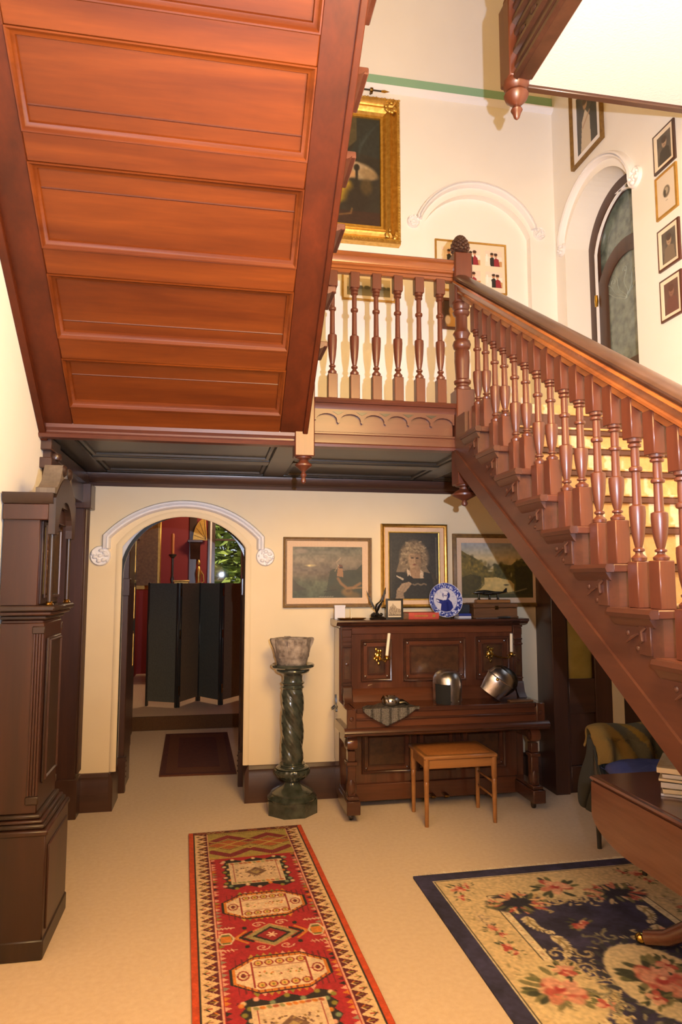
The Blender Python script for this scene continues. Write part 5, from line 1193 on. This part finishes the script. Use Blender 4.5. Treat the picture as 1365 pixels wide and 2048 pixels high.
m.tube([(1.213, 5.09, ZT + .07), (1.222, 5.085, ZT + .045), (1.216, 5.08, ZT + .035)], [.007, .005, .006], 6); m.build('body', steeld, t)
for pts in ([(1.205, .085), (1.185, .12), (1.16, .17), (1.136, .215), (1.145, .175), (1.165, .125), (1.19, .075)], [(1.222, .085), (1.238, .135), (1.262, .18), (1.283, .238), (1.283, .19), (1.272, .15), (1.252, .105), (1.232, .07)]):
    m = MB().prism([(a, ZT + b) for a, b in pts], 'y', 5.088, 5.096)
    for k in range(len(pts) // 2): m.tube([(pts[k][0], 5.087, ZT + pts[k][1]), (pts[-1 - k][0], 5.087, ZT + pts[-1 - k][1])], .003, 5)
    m.build('wing', steeld, t)
# small black frame with a house sketch
c = Cv(.105, .12, .0025, 'd6c3a4'); rr = random.Random(8)
c.poly([(.01, .085), (.02, .05), (.035, .035), (.04, .02), (.05, .035), (.06, .04), (.07, .055), (.09, .06), (.1, .07), (.1, .1), (.01, .1)], 'a08c70', .8); c.rect(.01, .1, .1, .105, '6a5c4a')
for k in range(40): x, y = rr.uniform(.015, .098), rr.uniform(.05, .1); c.line([(x, y), (x, y + .006)], .0025, '5e5040', .8)
for k in range(6): c.line([(.015 + k * .016, .08), (.022 + k * .016, .045 + .004 * k)], .0025, '6a5a48')
framed('house_sketch', 'small black frame with a sketch of a house on the piano', (1.281, 5.075, ZT + .155), ux, (0, -.0, -1), .134, .155, [(0, 0), (0, .012), (.014, .014), (.016, .008), (.016, 0)], black_p, c, 0, None, photo_m, cat='picture')
def book(name, lab, x0, x1, y0, y1, z0, z1, cov, spine='-y'):
    t = thing(name, lab, 'book', ((x0 + x1) / 2, (y0 + y1) / 2, z0))
    MB().box(x0, x1, y0, y1, z0, z0 + .004, .001).build('cover', cov, t); MB().box(x0, x1, y0, y1, z1 - .004, z1, .001).build('cover', cov, t)
    MB().box(x0 + .004, x1 - .004, y0 + .006, y1 - .004, z0 + .004, z1 - .004, 0).build('pages', ivory, t)
    if spine: MB().prism([(y0, z0), (y0 - .006, (z0 + z1) / 2), (y0, z1), (y0 + .006, z1), (y0 + .006, z0)], 'x', x0, x1).build('spine', cov, t)
    return t
b = book('book', 'thick red cloth book lying flat beside the plate', 1.455, 1.695, 5.055, 5.20, ZT, ZT + .048, redbk)
for k in range(9): B('gilt_letter', goldp, b, 1.50 + k * .012, 1.508 + k * .012, 5.047, 5.0485, ZT + .018, ZT + .03, 0)
B('spine_label', goldp, b, 1.642, 1.664, 5.0475, 5.049, ZT + .014, ZT + .034, 0)
book('book', 'brown book end just visible left of the red book', 1.418, 1.455, 5.06, 5.19, ZT, ZT + .045, W_chest)
book('book', 'white covered book lowest of the small pile by the plate', 1.855, 1.955, 5.055, 5.20, ZT, ZT + .018, cardp)
book('book', 'bright blue book lying on the white book', 1.857, 1.955, 5.058, 5.20, ZT + .0185, ZT + .038, bluebk)
book('book', 'dark navy book standing behind the blue plate', 1.86, 1.955, 5.09, 5.19, ZT + .0385, ZT + .105, navybk)
# blue and white plate on a stand
c = Cv(.27, .27, .0022, 'c9cbdc'); rr = random.Random(5); cx = .135
d = np.hypot(c.X - cx, c.Y - cx); c.mix(d > .097, '4a5699', .8)
for k in range(220):
    a = rr.random() * 6.28; q = rr.uniform(.098, .133); c.ell(cx + q * math.cos(a), cx + q * math.sin(a), .007, .005, rr.choice(['26307c', '26307c', 'b9bede', '39479a', 'dcdfee']), a, .4)
c.mix((d < .098) & (d > .094), '5a66a8'); c.mix(d < .094, 'cfcdd8')
for k in range(40): a = rr.random() * 6.28; q = rr.uniform(.06, .092); c.ell(cx + q * math.cos(a), cx + q * math.sin(a), .008, .004, 'aeb2d0', rr.random() * 3, .5, .7)
c.poly([(.09, .215), (.1, .165), (.12, .135), (.16, .125), (.185, .15), (.195, .19), (.17, .22), (.13, .226)], '2c3478'); c.poly([(.1, .165), (.07, .15), (.06, .135), (.09, .13), (.13, .14)], '333c80')
c.ell(.145, .095, .03, .032, '2c3478', 0, .2); c.ell(.138, .1, .018, .022, 'c9c6d2', 0, .3); c.ell(.134, .12, .014, .014, 'd8d5de', 0, .4); c.line([(.125, .098), (.15, .1)], .005, '2c3478'); c.ell(.14, .075, .022, .012, 'dad8e2', 0, .4); c.poly([(.14, .15), (.155, .15), (.16, .22), (.14, .22)], '232a66', .8)
c.ell(.075, .14, .012, .006, 'dcdae4', .4, .5); c.line([(.06, .125), (.11, .135)], .005, '1f2558')
pl = thing('china_plate', 'blue and white china plate with a bearded figure propped on the piano', 'plate', (1.761, 5.10, ZT))
tl = R(12); Vp = Vector((0, -math.sin(tl), -math.cos(tl)))
msk = d <= .134
O = Vector((1.761 - .135, 5.118, ZT + .272))
Nn = Vp.cross(Vector((1, 0, 0)))
me_o = c.build('glazed_face', china_m, pl, O, (1, 0, 0), tuple(Vp), wav=lambda X, Y: np.clip((np.hypot(X - .135, Y - .135) - .085) / .05, 0, 1) ** 1.2 * .012)
bm = bmesh.new(); bm.from_mesh(me_o.data); ctr = O + Vector((1, 0, 0)) * .135 + Vp * .135 - ORIG[pl]
kill = [v for v in bm.verts if ((v.co - ctr) - Nn * ((v.co - ctr).dot(Nn))).length > .1335]
bmesh.ops.delete(bm, geom=kill, context='VERTS'); bm.to_mesh(me_o.data); bm.free()
Mp = Matrix.Translation(O + Vector((1, 0, 0)) * .135 + Vp * .135) @ Matrix((((1, 0, 0, 0)), (0, -Vp.y, Nn.y, 0), (0, -Vp.z, Nn.z, 0), (0, 0, 0, 1)))
MB(Mp).lathe([(.002, -.008), (.07, -.008), (.085, -.004), (.133, .010), (.135, .0135), (.1335, .0125)], n=48, cap=False).build('back_rim', cardp, pl)
m = MB(); m.tube([(1.70, 5.13, ZT + .006), (1.70, 5.075, ZT + .006), (1.70, 5.062, ZT + .02)], .004, 6); m.tube([(1.82, 5.13, ZT + .006), (1.82, 5.075, ZT + .006), (1.82, 5.062, ZT + .02)], .004, 6); m.tube([(1.70, 5.12, ZT + .006), (1.76, 5.14, ZT + .15), (1.82, 5.12, ZT + .006)], .004, 6); m.build('wire_stand', steeld, pl)
# wooden chest
t = thing('wooden_chest', 'small brown wooden chest on the right end of the piano', 'chest', (2.17, 5.16, ZT))
MB().box(1.985, 2.345, 5.07, 5.25, ZT, ZT + .078, .004).build('body', W_chest, t); MB().box(1.98, 2.35, 5.065, 5.255, ZT + .08, ZT + .115, .006).build('lid', W_chest, t); B('base_strip', W_chest, t, 1.978, 2.352, 5.062, 5.258, ZT, ZT + .014)
B('lock_plate', brassd, t, 2.155, 2.185, 5.062, 5.066, ZT + .065, ZT + .095)
zc = ZT + .1155
t = thing('aeroplane_model', 'dark model aeroplane on a wooden plinth above the chest', 'model aeroplane', (2.16, 5.15, zc))
MB().box(2.035, 2.31, 5.115, 5.185, zc, zc + .026, .004).build('plinth', W_stool, t)
MB().tube([(2.02, 5.15, zc + .078), (2.05, 5.15, zc + .082), (2.11, 5.15, zc + .085), (2.2, 5.15, zc + .078), (2.29, 5.15, zc + .085)], [.004, .014, .017, .012, .004], 12).build('fuselage', steeld, t)
MB().prism([(2.10, 4.99), (2.15, 4.99), (2.17, 5.15), (2.15, 5.24), (2.11, 5.24), (2.09, 5.15)], 'z', zc + .075, zc + .082).build('wing', steeld, t)
MB().prism([(2.25, 5.10), (2.28, 5.10), (2.29, 5.15), (2.28, 5.20), (2.25, 5.20)], 'z', zc + .083, zc + .087).build('tailplane', steeld, t)
MB().prism([(2.26, zc + .085), (2.295, zc + .085), (2.298, zc + .115), (2.285, zc + .115)], 'y', 5.148, 5.152).build('tail_fin', steeld, t)
for x in (2.06, 2.15, 2.22): MB().lathe([(.012, zc + .026), (.006, zc + .04), (.005, zc + .07)], (x, 5.15, 0), 10).build('support', steeld, t)
for yy in (5.05, 5.10): MB().lathe([(.009, 2.07), (.011, 2.10), (.007, 2.15)], (0, yy, zc + .076), 10, 'x').build('engine', steeld, t)
t = thing('paper_knife', 'slim paper knife lying at the front of the piano lid', 'paper knife', (2.12, 5.02, ZT))
MB().prism([(1.98, 5.02), (2.16, 5.014), (2.165, 5.03), (1.985, 5.024)], 'z', ZT, ZT + .006).build('blade', steel, t); MB().tube([(2.16, 5.022, ZT + .008), (2.22, 5.024, ZT + .009), (2.265, 5.026, ZT + .008)], [.007, .009, .006], 8).build('grip', black_p, t)
# helmets and mail on the closed fall
ZK = .7655
h1 = thing('helmet', 'polished steel helmet with a dark square face opening on the piano', 'helmet', (1.675, 4.83, ZK))
def hsurf(rad, cut):
    prof = [(.098, 0), (.10, .03), (.103, .09), (.104, .14), (.10, .175), (.086, .205), (.06, .225), (.03, .235), (.002, .238)]
    n = 48; v = []; f = []
    for r, z in prof:
        for i in range(n): a = 2 * math.pi * i / n; v.append((1.675 + (r + rad) * math.cos(a), 4.83 + (r + rad) * math.sin(a) * 1.12, ZK + z))
    for j in range(len(prof) - 1):
        for i in range(n):
            a = 360 * (i + .5) / n
            if cut and 195 < a < 262 and prof[j + 1][1] <= .141: continue
            f.append((j * n + i, j * n + (i + 1) % n, (j + 1) * n + (i + 1) % n, (j + 1) * n + i))
    return v, f
m = MB(); m.add(*hsurf(0, True)); m.build('skull', steel, h1)
m = MB(); m.add(*hsurf(-.006, False)); m.build('lining', paint('dark_hollow', '201f1c', .95), h1)  # shell closing the face opening, near-black colour stands in for the shaded hollow
for a in (190, 265, 300, 340): MB().sphere((1.675 + .10 * math.cos(R(a)), 4.83 + .112 * math.sin(R(a)), ZK + .02), .006, n=8, m=5).build('rivet', steeld, h1)
MB().lathe([(.0995, .0), (.106, .003), (.106, .012), (.1, .015)], (1.675, 4.83, ZK), 48, sy=1.12, cap=False).build('lower_rim', steel, h1) if False else None
h2 = thing('helmet', 'visored steel helmet tipped backwards on the right of the piano fall', 'helmet', (2.08, 4.84, ZK))
Mh = Matrix.Translation((2.10, 4.845, ZK + .132)) @ Matrix.Rotation(R(38), 4, 'Y')
m = MB(Mh); m.lathe([(.066, -.11), (.068, -.10), (.065, -.085), (.09, -.06), (.112, .0), (.112, .04), (.095, .08), (.06, .105), (.002, .115)], n=36, sy=.9, cap=False); m.build('skull', steeld, h2)
Mv = Matrix.Translation((2.05, 4.79, ZK + .136)) @ Matrix.Rotation(R(35), 4, 'Y') @ Matrix.Rotation(R(10), 4, 'X')
m = MB(Mv); m.lathe([(.088, -.10), (.09, -.08), (.10, -.03), (.108, .03), (.09, .075), (.05, .10)], n=36, sy=.72, cap=False); m.build('visor', steel, h2)
m = MB(Mv); m.tube([(.108 * math.cos(a * .2618), .079 * math.sin(a * .2618), .03) for a in range(25)], .005, 6); m.build('visor_ridge', steel, h2)
MB(Mv).sphere((-.05, -.075, .02), .012, n=10, m=6).build('pivot', brass, h2)
MB().box(2.12, 2.30, 4.74, 4.80, ZK, ZK + .012, .002).build('leather_strap', W_chest, h2)
cm = thing('mail_gauntlet', 'chain mail piece with steel gauntlet draped over the piano edge', 'gauntlet', (1.22, 4.72, ZK - .1))
def mail(u, v):
    x = 1.015 + u * .40; s = v * .31
    vv = max(0, 1 - abs(u - .42) / .42) if u < .42 else max(0, 1 - (u - .42) / .5)
    back = .03 + .13 * min(1, 3 * u) * min(1, 3 * (1 - u)); drop = s - .17
    if drop <= 0: y = 4.678 + back * (-drop / .17); z = ZK + .008 + .006 * math.sin(u * 17 + v * 5)
    else: y = 4.664 - .004 * math.sin(u * 20); z = ZK + .006 - drop * (.10 + .78 * vv ** .75) * 1.0
    return (x, y, z)
m = MB(); m.surf(mail, 40, 30); o = m.build('mail_skirt', mailm, cm); md = o.modifiers.new('thickness', 'SOLIDIFY'); md.thickness = .006
m = MB(); m.sphere((1.235, 4.76, ZK + .035), .065, .05, .04, 18, 10); m.build('cuff', steel, cm)
for k in range(4): MB().tube([(1.29 + .0 * k, 4.735 + k * .02, ZK + .025), (1.325, 4.73 + k * .022, ZK + .03), (1.352, 4.728 + k * .024, ZK + .016)], [.012, .011, .008], 8).build('finger', steeld, cm)
m = MB()
for k in range(4): m.tube([(1.18 + k * .026, 4.71, ZK + .03 + .01 * math.sin(k)), (1.18 + k * .026, 4.755, ZK + .072), (1.18 + k * .026, 4.81, ZK + .04)], .006, 6)
m.build('plate_ridge', brassd, cm)

# ================================================================== STOOL
st = thing('piano_stool', 'light wooden piano stool with rust leather seat before the piano', 'stool', (1.665, 4.73, 0))
SX0, SX1, SY0, SY1 = 1.43, 1.915, 4.575, 4.885
MB().box(SX0 - .022, SX1 + .022, SY0 - .022, SY1 + .06, .435, .462, .008).build('seat_frame', W_stool, st)
MB().surf(lambda u, v: (SX0 + .005 + u * (SX1 - SX0 - .01), SY0 + .005 + v * (SY1 + .04 - SY0 - .01), .460 + .016 * (math.sin(math.pi * u) * math.sin(math.pi * v)) ** .35), 16, 14).build('seat_pad', rust, st)
for x in (SX0, SX1):
    for y in (SY0, SY1):
        MB().lathe([(.0135, 0), (.017, .25), (.019, .285), (.015, .292), (.0195, .30), (.021, .44)], (x, y, 0), 4 * 3).build('leg', W_stool, st)
B('apron', W_stool, st, SX0, SX1, SY0 - .008, SY0 + .008, .375, .436); B('apron', W_stool, st, SX0, SX1, SY1 - .008, SY1 + .008, .375, .436)
for x in (SX0, SX1): B('apron', W_stool, st, x - .008, x + .008, SY0, SY1, .375, .436)
for z in (.155, .255): B('stretcher', W_stool, st, SX1 - .006, SX1 + .006, SY0 + .01, SY1 - .01, z, z + .014)

# ================================================================== DROP LEAF TABLE, CHAIR AND CLOTHES
tb = thing('drop_leaf_table', 'polished mahogany drop leaf table with hanging rounded leaf under the stairs', 'table', (2.3, 2.6, 0))
TZ = .71
MB().box(1.82, 2.62, 2.05, 3.14, TZ - .022, TZ, .008).build('top', W_tab, tb)
lp = [(3.13, TZ - .028), (3.135, .54)] + [(3.135 - .30 * (1 - math.cos(t * math.pi / 16)), .54 - .115 * math.sin(t * math.pi / 16)) for t in range(1, 9)] + [(2.35, .425), (2.15, .47), (2.06, .55), (2.055, TZ - .028)]
MB().prism(lp, 'x', 1.805, 1.827).build('leaf', W_tab, tb)
MB().prism([(1.818, TZ - .03), (1.806, TZ - .02), (1.80, TZ - .012), (1.806, TZ - .004), (1.822, TZ - .002), (1.83, TZ - .03)], 'y', 2.055, 3.135).build('rule_joint', W_tab, tb)
B('apron', W_tab, tb, 1.93, 2.50, 2.25, 2.95, TZ - .12, TZ - .022)
MB().lathe([(.09, .16), (.10, .2), (.06, .26), (.045, .34), (.07, .44), (.05, .52), (.09, .59)], (2.21, 2.60, 0), 24).build('pedestal', W_tab, tb)
for k in range(4):
    a = R(45 + 90 * k) ; a = R((128, 52, 232, 308)[k]); dx, dy = math.cos(a), math.sin(a)
    p0 = Vector((2.21 + dx * .06, 2.6 + dy * .06, .2)); p2 = Vector((2.21 + dx * .44, 2.6 + dy * .44, .045))
    MB().tube([p0, p0.lerp(p2, .4) + Vector((0, 0, .03)), p0.lerp(p2, .75) + Vector((0, 0, -.01)), p2], [.05, .042, .034, .03], 10).build('foot', W_tab, tb)
    MB().sphere((p2.x + dx * .02, p2.y + dy * .02, .038), .026, .026, .022, 10, 6).build('brass_toe', brass, tb)
covs = [paint('magazine_cover_a', '6a4a38', .3, '8a7a6a', 30), paint('magazine_cover_b', 'b9a58c', .3, '5a4a40', 20), paint('magazine_cover_c', '3a3a3e', .3, '7a6a5a', 16), paint('magazine_cover_d', 'a89478', .3, 'd0c0a4', 24), paint('magazine_cover_e', '54301f', .3, '7a4a34', 24), paint('magazine_cover_f', 'd6c8a8', .3, 'b08a3c', 18)]
z = TZ; rr = random.Random(11)
labs = ['magazine at the bottom of the pile on the table', 'second magazine from the bottom of the pile', 'third magazine up in the table pile', 'fourth magazine up in the table pile', 'fifth magazine up in the table pile', 'topmost magazine of the pile on the table']
for k in range(6):
    a = rr.uniform(-.08, .08); h = .012 + .006 * (k % 3)
    M_ = Matrix.Translation((2.105 + rr.uniform(-.01, .015), 2.83, z)) @ Matrix.Rotation(R(-37) + a, 4, 'Z')
    t = thing('magazine', labs[k], 'magazine', (2.105, 2.83, z), 'magazines piled on the table')
    MB(M_).surf(lambda u, v: (-.11 + .22 * u, -.145 + .29 * v, h + .002 * math.sin(u * 3)), 6, 4).build('cover', covs[k], t)
    MB(M_).box(-.11, .11, -.145, .145, .0005, h - .0005, .002).build('pages', ivory if k % 2 else cardp, t); z += h + .0025
t = thing('brass_dish', 'small brass dish resting on top of the magazine pile', 'dish', (2.13, 2.85, z + .001))
MB().lathe([(.03, z + .001), (.05, z + .006), (.075, z + .02), (.072, z + .021), (.045, z + .01), (.002, z + .006)], (2.13, 2.85, 0), 24).build('bowl', brass, t); MB().lathe([(.012, z + .006), (.014, z + .02), (.002, z + .03)], (2.13, 2.85, 0), 12).build('knob', brass, t)
ch = thing('side_chair', 'black wooden side chair under the stairs hung with clothes', 'chair', (2.6, 3.83, 0))
for x, y, h in ((2.365, 4.03, .68), (2.815, 4.03, .68), (2.385, 3.605, .43), (2.80, 3.605, .43)):
    MB().lathe([(.013, 0), (.018, .2), (.02, .42), (.018, h)], (x, y, 0), 12).build('leg', black_p, ch)
MB().box(2.35, 2.83, 3.58, 4.05, .42, .45, .008).build('seat', black_p, ch)
for z in (.52, .64): B('back_rail', black_p, ch, 2.365, 2.815, 4.02, 4.045, z, z + .045)
cu = thing('blue_cushion', 'faded blue cotton cushion on the seat of the black chair', 'cushion', (2.58, 3.8, .45))
MB().surf(lambda u, v: (lambda a, b: (2.58 + .235 * math.copysign(abs(math.cos(a)) ** .5, math.cos(a)) * math.copysign(abs(math.cos(b)) ** .5, math.cos(b)), 3.79 + .20 * math.copysign(abs(math.sin(a)) ** .5, math.sin(a)) * abs(math.cos(b)) ** .5, .505 + .054 * math.sin(b) + .004 * math.sin(a * 5)))(u * 2 * math.pi, (v - .5) * math.pi), 40, 14, True).build('cover', bluecl, cu)
MB().surf(lambda u, v: (2.345 + .004 * math.sin(v * 30), 3.64 + .3 * v, .505 + .003 * math.sin(v * 20) + .004 * u), 2, 20).build('piping', bluecl, cu)
def drape(name, lab, cat, mat, x0, x1, yb, ztop, front, back, thick, seed, colf=None, bulge=.03, parts=True):
    rr = random.Random(seed); ph = [rr.uniform(0, 6) for _ in range(6)]; nu, nv = 56, 48
    t = thing(name, lab, cat, ((x0 + x1) / 2, yb, ztop - max(front, back)))
    def P(u, v):
        s = (v - back / (front + back)) * (front + back)       # <0 behind, >0 in front
        x = x0 + (x1 - x0) * u; e = math.sin(math.pi * u) ** .35
        rip = .016 * math.sin(u * 15 + ph[0] + v * 3) + .01 * math.sin(u * 31 + ph[1] - v * 6)
        zt = ztop - .035 * (1 - e) + .012 * math.sin(u * 9 + ph[2]); rad = .045 + bulge * e
        if abs(s) < rad * 1.57: a = s / rad; y = yb - rad * math.sin(a); z = zt - rad * (1 - math.cos(a))
        else: y = yb - math.copysign(rad + (abs(s) - rad * 1.57) * .12, s) + rip * .9; z = zt - rad - (abs(s) - rad * 1.57) * (.75 + .25 * e) * (1 + .12 * math.sin(u * 5 + ph[3]))
        return (x + .012 * math.sin(v * 9 + ph[4]), y + rip * .6, z)
    m = MB(); m.surf(P, nu, nv); o = m.build('cloth', mat, t)
    if colf:
        at = o.data.color_attributes.new('Col', 'FLOAT_COLOR', 'POINT'); cols = []
        for j in range(nv):
            for i in range(nu): cols += [*lin(colf(i / (nu - 1), j / (nv - 1))), 1]
        at.data.foreach_set('color', cols)
    md = o.modifiers.new('thickness', 'SOLIDIFY'); md.thickness = thick; sb = o.modifiers.new('soft', 'SUBSURF'); sb.levels = 1; sb.render_levels = 1
    return t
drape('black_coat', 'black coat hanging from the left side of the chair back', 'coat', blackf, 2.325, 2.56, 4.035, .70, .30, .60, .016, 3, bulge=.0)
def swc(u, v):
    q = (u * 1.15 - v * .55) % 1.0
    a = '5c553f' if q < .18 else ('8d6f2c' if q < .28 else ('56523f' if q < .42 else '85682f'))
    return a
drape('knitted_sweater', 'olive and mustard striped knitted sweater slung over the chair back', 'sweater', knit_m, 2.31, 2.93, 4.02, .755, .30, .20, .014, 8, swc, .045)
t = [o for o in bpy.data.objects if o.name == 'knitted_sweater'][0]
m = MB(); m.tube([(2.90, 3.93, .70), (2.93, 3.90, .66), (2.935, 3.89, .60), (2.90, 3.885, .57), (2.865, 3.89, .60), (2.86, 3.895, .655), (2.89, 3.92, .70)], .02, 10); o = m.build('rolled_collar', paint('mustard_knit', '7a6030', .95, '8a6d34', 40, .8, 160), t)

# ================================================================== FAR ROOM
sc_ = thing('folding_screen', 'dark four panel folding screen beyond the archway', 'screen', (-.2, 8.8, .15))
pp = [(-.79, 8.62), (-.405, 8.42), (-.18, 8.86), (.095, 8.50), (.40, 8.9), ]
for k in range(4):
    a, b = Vector((*pp[k], 0)), Vector((*pp[k + 1], 0)); L = (b - a).length; ang = math.atan2(b.y - a.y, b.x - a.x)
    M_ = Matrix.Translation((a.x, a.y, .15)) @ Matrix.Rotation(ang, 4, 'Z')
    pnl = MB(M_).box(.012, L - .012, -.012, .012, .06, 1.455, .003).build('panel', screen_b if k in (1, 3) else screen_m, sc_)
    for x in (.02, L - .02): MB(M_).box(x - .014, x + .014, -.016, .016, 0, 1.46, .003).build('post', black_p, pnl)
    if k: 
        for z in (.15, .8, 1.3): MB(M_).box(-.01, .01, -.022, -.014, z, z + .10, .001).build('hinge', brassd, pnl)
# tall dark cabinet and pictures on the left of the passage
cb = thing('tall_cabinet', 'tall dark glazed cabinet on the left of the passage', 'cabinet', (-.98, 6.9, 0))
MB().box(-1.195, -.80, 6.35, 7.3, 0, 2.05, .01).build('body', W_dk, cb); MB().box(-1.195, -.76, 6.32, 7.33, 2.05, 2.12, .01).build('cornice', W_dk, cb)
for k in range(2): d_ = B('door', W_dk, cb, -.80, -.785, 6.38 + k * .46, 6.81 + k * .46, .12, 1.98); B('door_panel', black_p, d_, -.786, -.78, 6.44 + k * .46, 6.75 + k * .46, .9, 1.9); MB().lathe([(.01, 0), (.014, .012), (.003, .02)], (-.785, 6.80 + k * .04, .95), 10, 'x').build('knob', brass, d_)
sd = thing('door_curtain', 'slate grey curtain hanging beside the folding screen', 'curtain', (-.95, 7.75, 0))
MB().surf(lambda u, v: (-.93 + .03 * math.sin(u * 26), 7.5 + u * .42, .02 + 2.0 * v), 40, 6).build('cloth', paint('slate_curtain', '33353a', .8, '3d3f44', 12), sd).modifiers.new('thickness', 'SOLIDIFY').thickness = .01
MB().tube([(-.93, 7.42, 2.04), (-.93, 8.0, 2.04)], .014, 8).build('rail', brassd, sd)
c = Cv(.3, .4, .01, '6a5a3a'); c.noise(.05, .2, 1)
for k, (z, lab) in enumerate(((1.86, 'upper gilt framed picture on the passage cabinet'), (1.42, 'middle gilt framed picture on the passage cabinet'), (.98, 'lowest gilt framed picture on the passage cabinet'))):
    framed('gilt_picture', lab, (-.775, 6.62, z + .18), (0, 1, 0), dn_, .26, .34, [(0, 0), (0, .02), (.02, .024), (.024, .01), (.024, 0)], gold_m, Cv(.22, .3, .02, '5d5036'), 0, None, photo_m, group='gilt pictures in the passage')
# gold cased picture, candlestick, shelf and brass figures above the screen
t = thing('gilt_mirror', 'tall gilt framed panel on the red wall above the screen', 'mirror', (-.82, 10.6, 1.55))
MB().box(-1.195, -.80, 10.55, 10.62, 1.5, 2.72, .01).build('frame', goldp, t); MB().box(-1.16, -.84, 10.54, 10.552, 1.56, 2.66, .003).build('panel', browng, t)
t = thing('wall_shelf', 'dark carved corner shelf on the red wall by the window', 'shelf', (-.32, YF - .12, 2.2))
MB().prism([(YF, 2.25), (YF - .22, 2.25), (YF - .2, 2.2), (YF - .1, 2.12), (YF - .03, 1.98), (YF, 1.9)], 'x', -.40, -.24).build('bracket', W_dk, t); B('shelf_board', W_dk, t, -.44, -.2, YF - .24, YF - .001, 2.25, 2.29); B('back_board', W_dk, t, -.42, -.30, YF - .03, YF - .001, 1.4, 2.9)
t = thing('brass_fan', 'golden fan shaped plate standing on the dark wall shelf', 'ornament', (-.28, YF - .1, 2.2905))
MB().prism([(-.36, 2.29)] + [(-.16 - .20 * math.cos(a * .1745), 2.29 + .36 * math.sin(a * .1745)) for a in range(0, 10)] + [(-.13, 2.29)], 'y', YF - .11, YF - .09).build('plate', goldp, t)
for k in range(4): MB().tube([(-.15, YF - .115, 2.30), (-.16 - .19 * math.cos(.25 + k * .4), YF - .115, 2.29 + .34 * math.sin(.25 + k * .4))], .004, 5).build('rib', browng, t)
ct = thing('console_table', 'dark console table hidden behind the folding screen', 'table', (-.45, 10.6, .15))
MB().box(-.9, .0, 10.35, 10.85, 1.30, 1.35, .01).build('top', W_dkx, ct)
for x in (-.86, -.04):
    for y in (10.39, 10.81): B('leg', W_dk, ct, x - .03, x + .03, y - .03, y + .03, .15, 1.30)
def candlestick(x, y, z, lab):
    t = thing('candlestick', lab, 'candlestick', (x, y, z))
    MB().lathe([(.09, z), (.09, z + .02), (.03, z + .06), (.02, z + .25), (.03, z + .3), (.018, z + .36), (.018, z + .62), (.055, z + .66), (.06, z + .68), (.02, z + .69)], (x, y, 0), 16).build('stem', black_p, t)
    MB().lathe([(.022, z + .69), (.022, z + .98), (.016, z + 1.0)], (x, y, 0), 12).build('candle', paint('amber_wax', 'b06a34', .5), t)
candlestick(-.635, 10.72, 1.351, 'tall dark candlestick with an amber candle behind the screen')
t = thing('brass_figure', 'gilded standing figure ornament behind the folding screen', 'figurine', (-.24, 10.62, 1.351))
MB().lathe([(.07, 1.351), (.07, 1.38), (.03, 1.42), (.04, 1.50), (.05, 1.56), (.03, 1.62), (.035, 1.68), (.045, 1.76), (.025, 1.83), (.012, 1.85), (.028, 1.88), (.024, 1.92), (.004, 1.95)], (-.24, 10.62, 0), 16).build('body', gold_m, t)
MB().tube([(-.21, 10.62, 1.78), (-.17, 10.61, 1.72), (-.16, 10.61, 1.62), (-.19, 10.61, 1.60)], [.014, .012, .01, .008], 8).build('arm', gold_m, t)
t = thing('china_bowl', 'blue patterned china bowl at the foot of the gilded figure', 'bowl', (-.215, 10.42, 1.351))
MB().lathe([(.05, 1.351), (.05, 1.37), (.09, 1.41), (.11, 1.46), (.12, 1.52), (.11, 1.52), (.08, 1.44), (.002, 1.39)], (-.215, 10.42, 0), 20).build('bowl', bluecl, t); MB().lathe([(.122, 1.515), (.126, 1.52), (.122, 1.526)], (-.215, 10.42, 0), 20, cap=False).build('rim', cardp, t)
t = thing('gilt_casket', 'small gilt casket standing behind the folding screen', 'casket', (-.48, 10.5, 1.351)); MB().box(-.59, -.38, 10.45, 10.55, 1.351, 1.62, .006).build('body', goldp, t); B('lid', goldp, t, -.605, -.365, 10.445, 10.555, 1.62, 1.64)
# trees outside the window
def tree(name, lab, x, y, h, r, seed):
    rr = random.Random(seed); t = thing(name, lab, 'tree', (x, y, 0), 'trees outside the far window')
    MB().tube([(x, y, -.5), (x + .1, y, h * .4), (x, y, h * .9)], [.18, .14, .05], 10).build('trunk', barkm, t)
    m = MB()
    for k in range(9): a = rr.random() * 6.28; z = rr.uniform(.25, .85) * h; m.tube([(x, y, z), (x + r * .9 * math.cos(a), y + r * .9 * math.sin(a), z + .2)], [.06, .015], 6)
    m.build('branches', barkm, t)
    v = []; f = []
    for k in range(7000):
        a = rr.random() * 6.28; q = r * math.sqrt(rr.random()); z = rr.uniform(.1, 1.0) * h; lay = .5 + .5 * math.sin(z * 7 + math.sin(a * 3 + seed))
        if rr.random() > .35 + .65 * lay: continue
        c_ = Vector((x + q * math.cos(a), y + q * math.sin(a), z)); d1 = Vector((rr.uniform(-1, 1), rr.uniform(-1, 1), rr.uniform(-.2, .5))).normalized() * rr.uniform(.1, .26); d2 = d1.cross(Vector((rr.uniform(-1, 1), rr.uniform(-1, 1), 1))).normalized() * .07
        n = len(v); v += [c_ - d1, c_ + d2, c_ + d1, c_ - d2]; f.append((n, n + 1, n + 2, n + 3))
    m = MB(); m.add(v, f); m.build('foliage', leafm, t, kind='stuff', smooth=False)
tree('pine_tree', 'bushy green pine close outside the far window', .6, 15.5, 4.6, 1.4, 1); tree('pine_tree', 'second green pine further off outside the far window', 2.6, 19.5, 5.2, 1.9, 2); tree('pine_tree', 'distant pine left of the window view', -2.0, 21, 5.5, 2.0, 3)
MB().box(-14, 14, 12.3, 40, -.6, -.5, 0).build('ground', paint('lawn', '6d7a3a', .9, '7f8a48', 4), kind='structure', label='grass outside the far window')
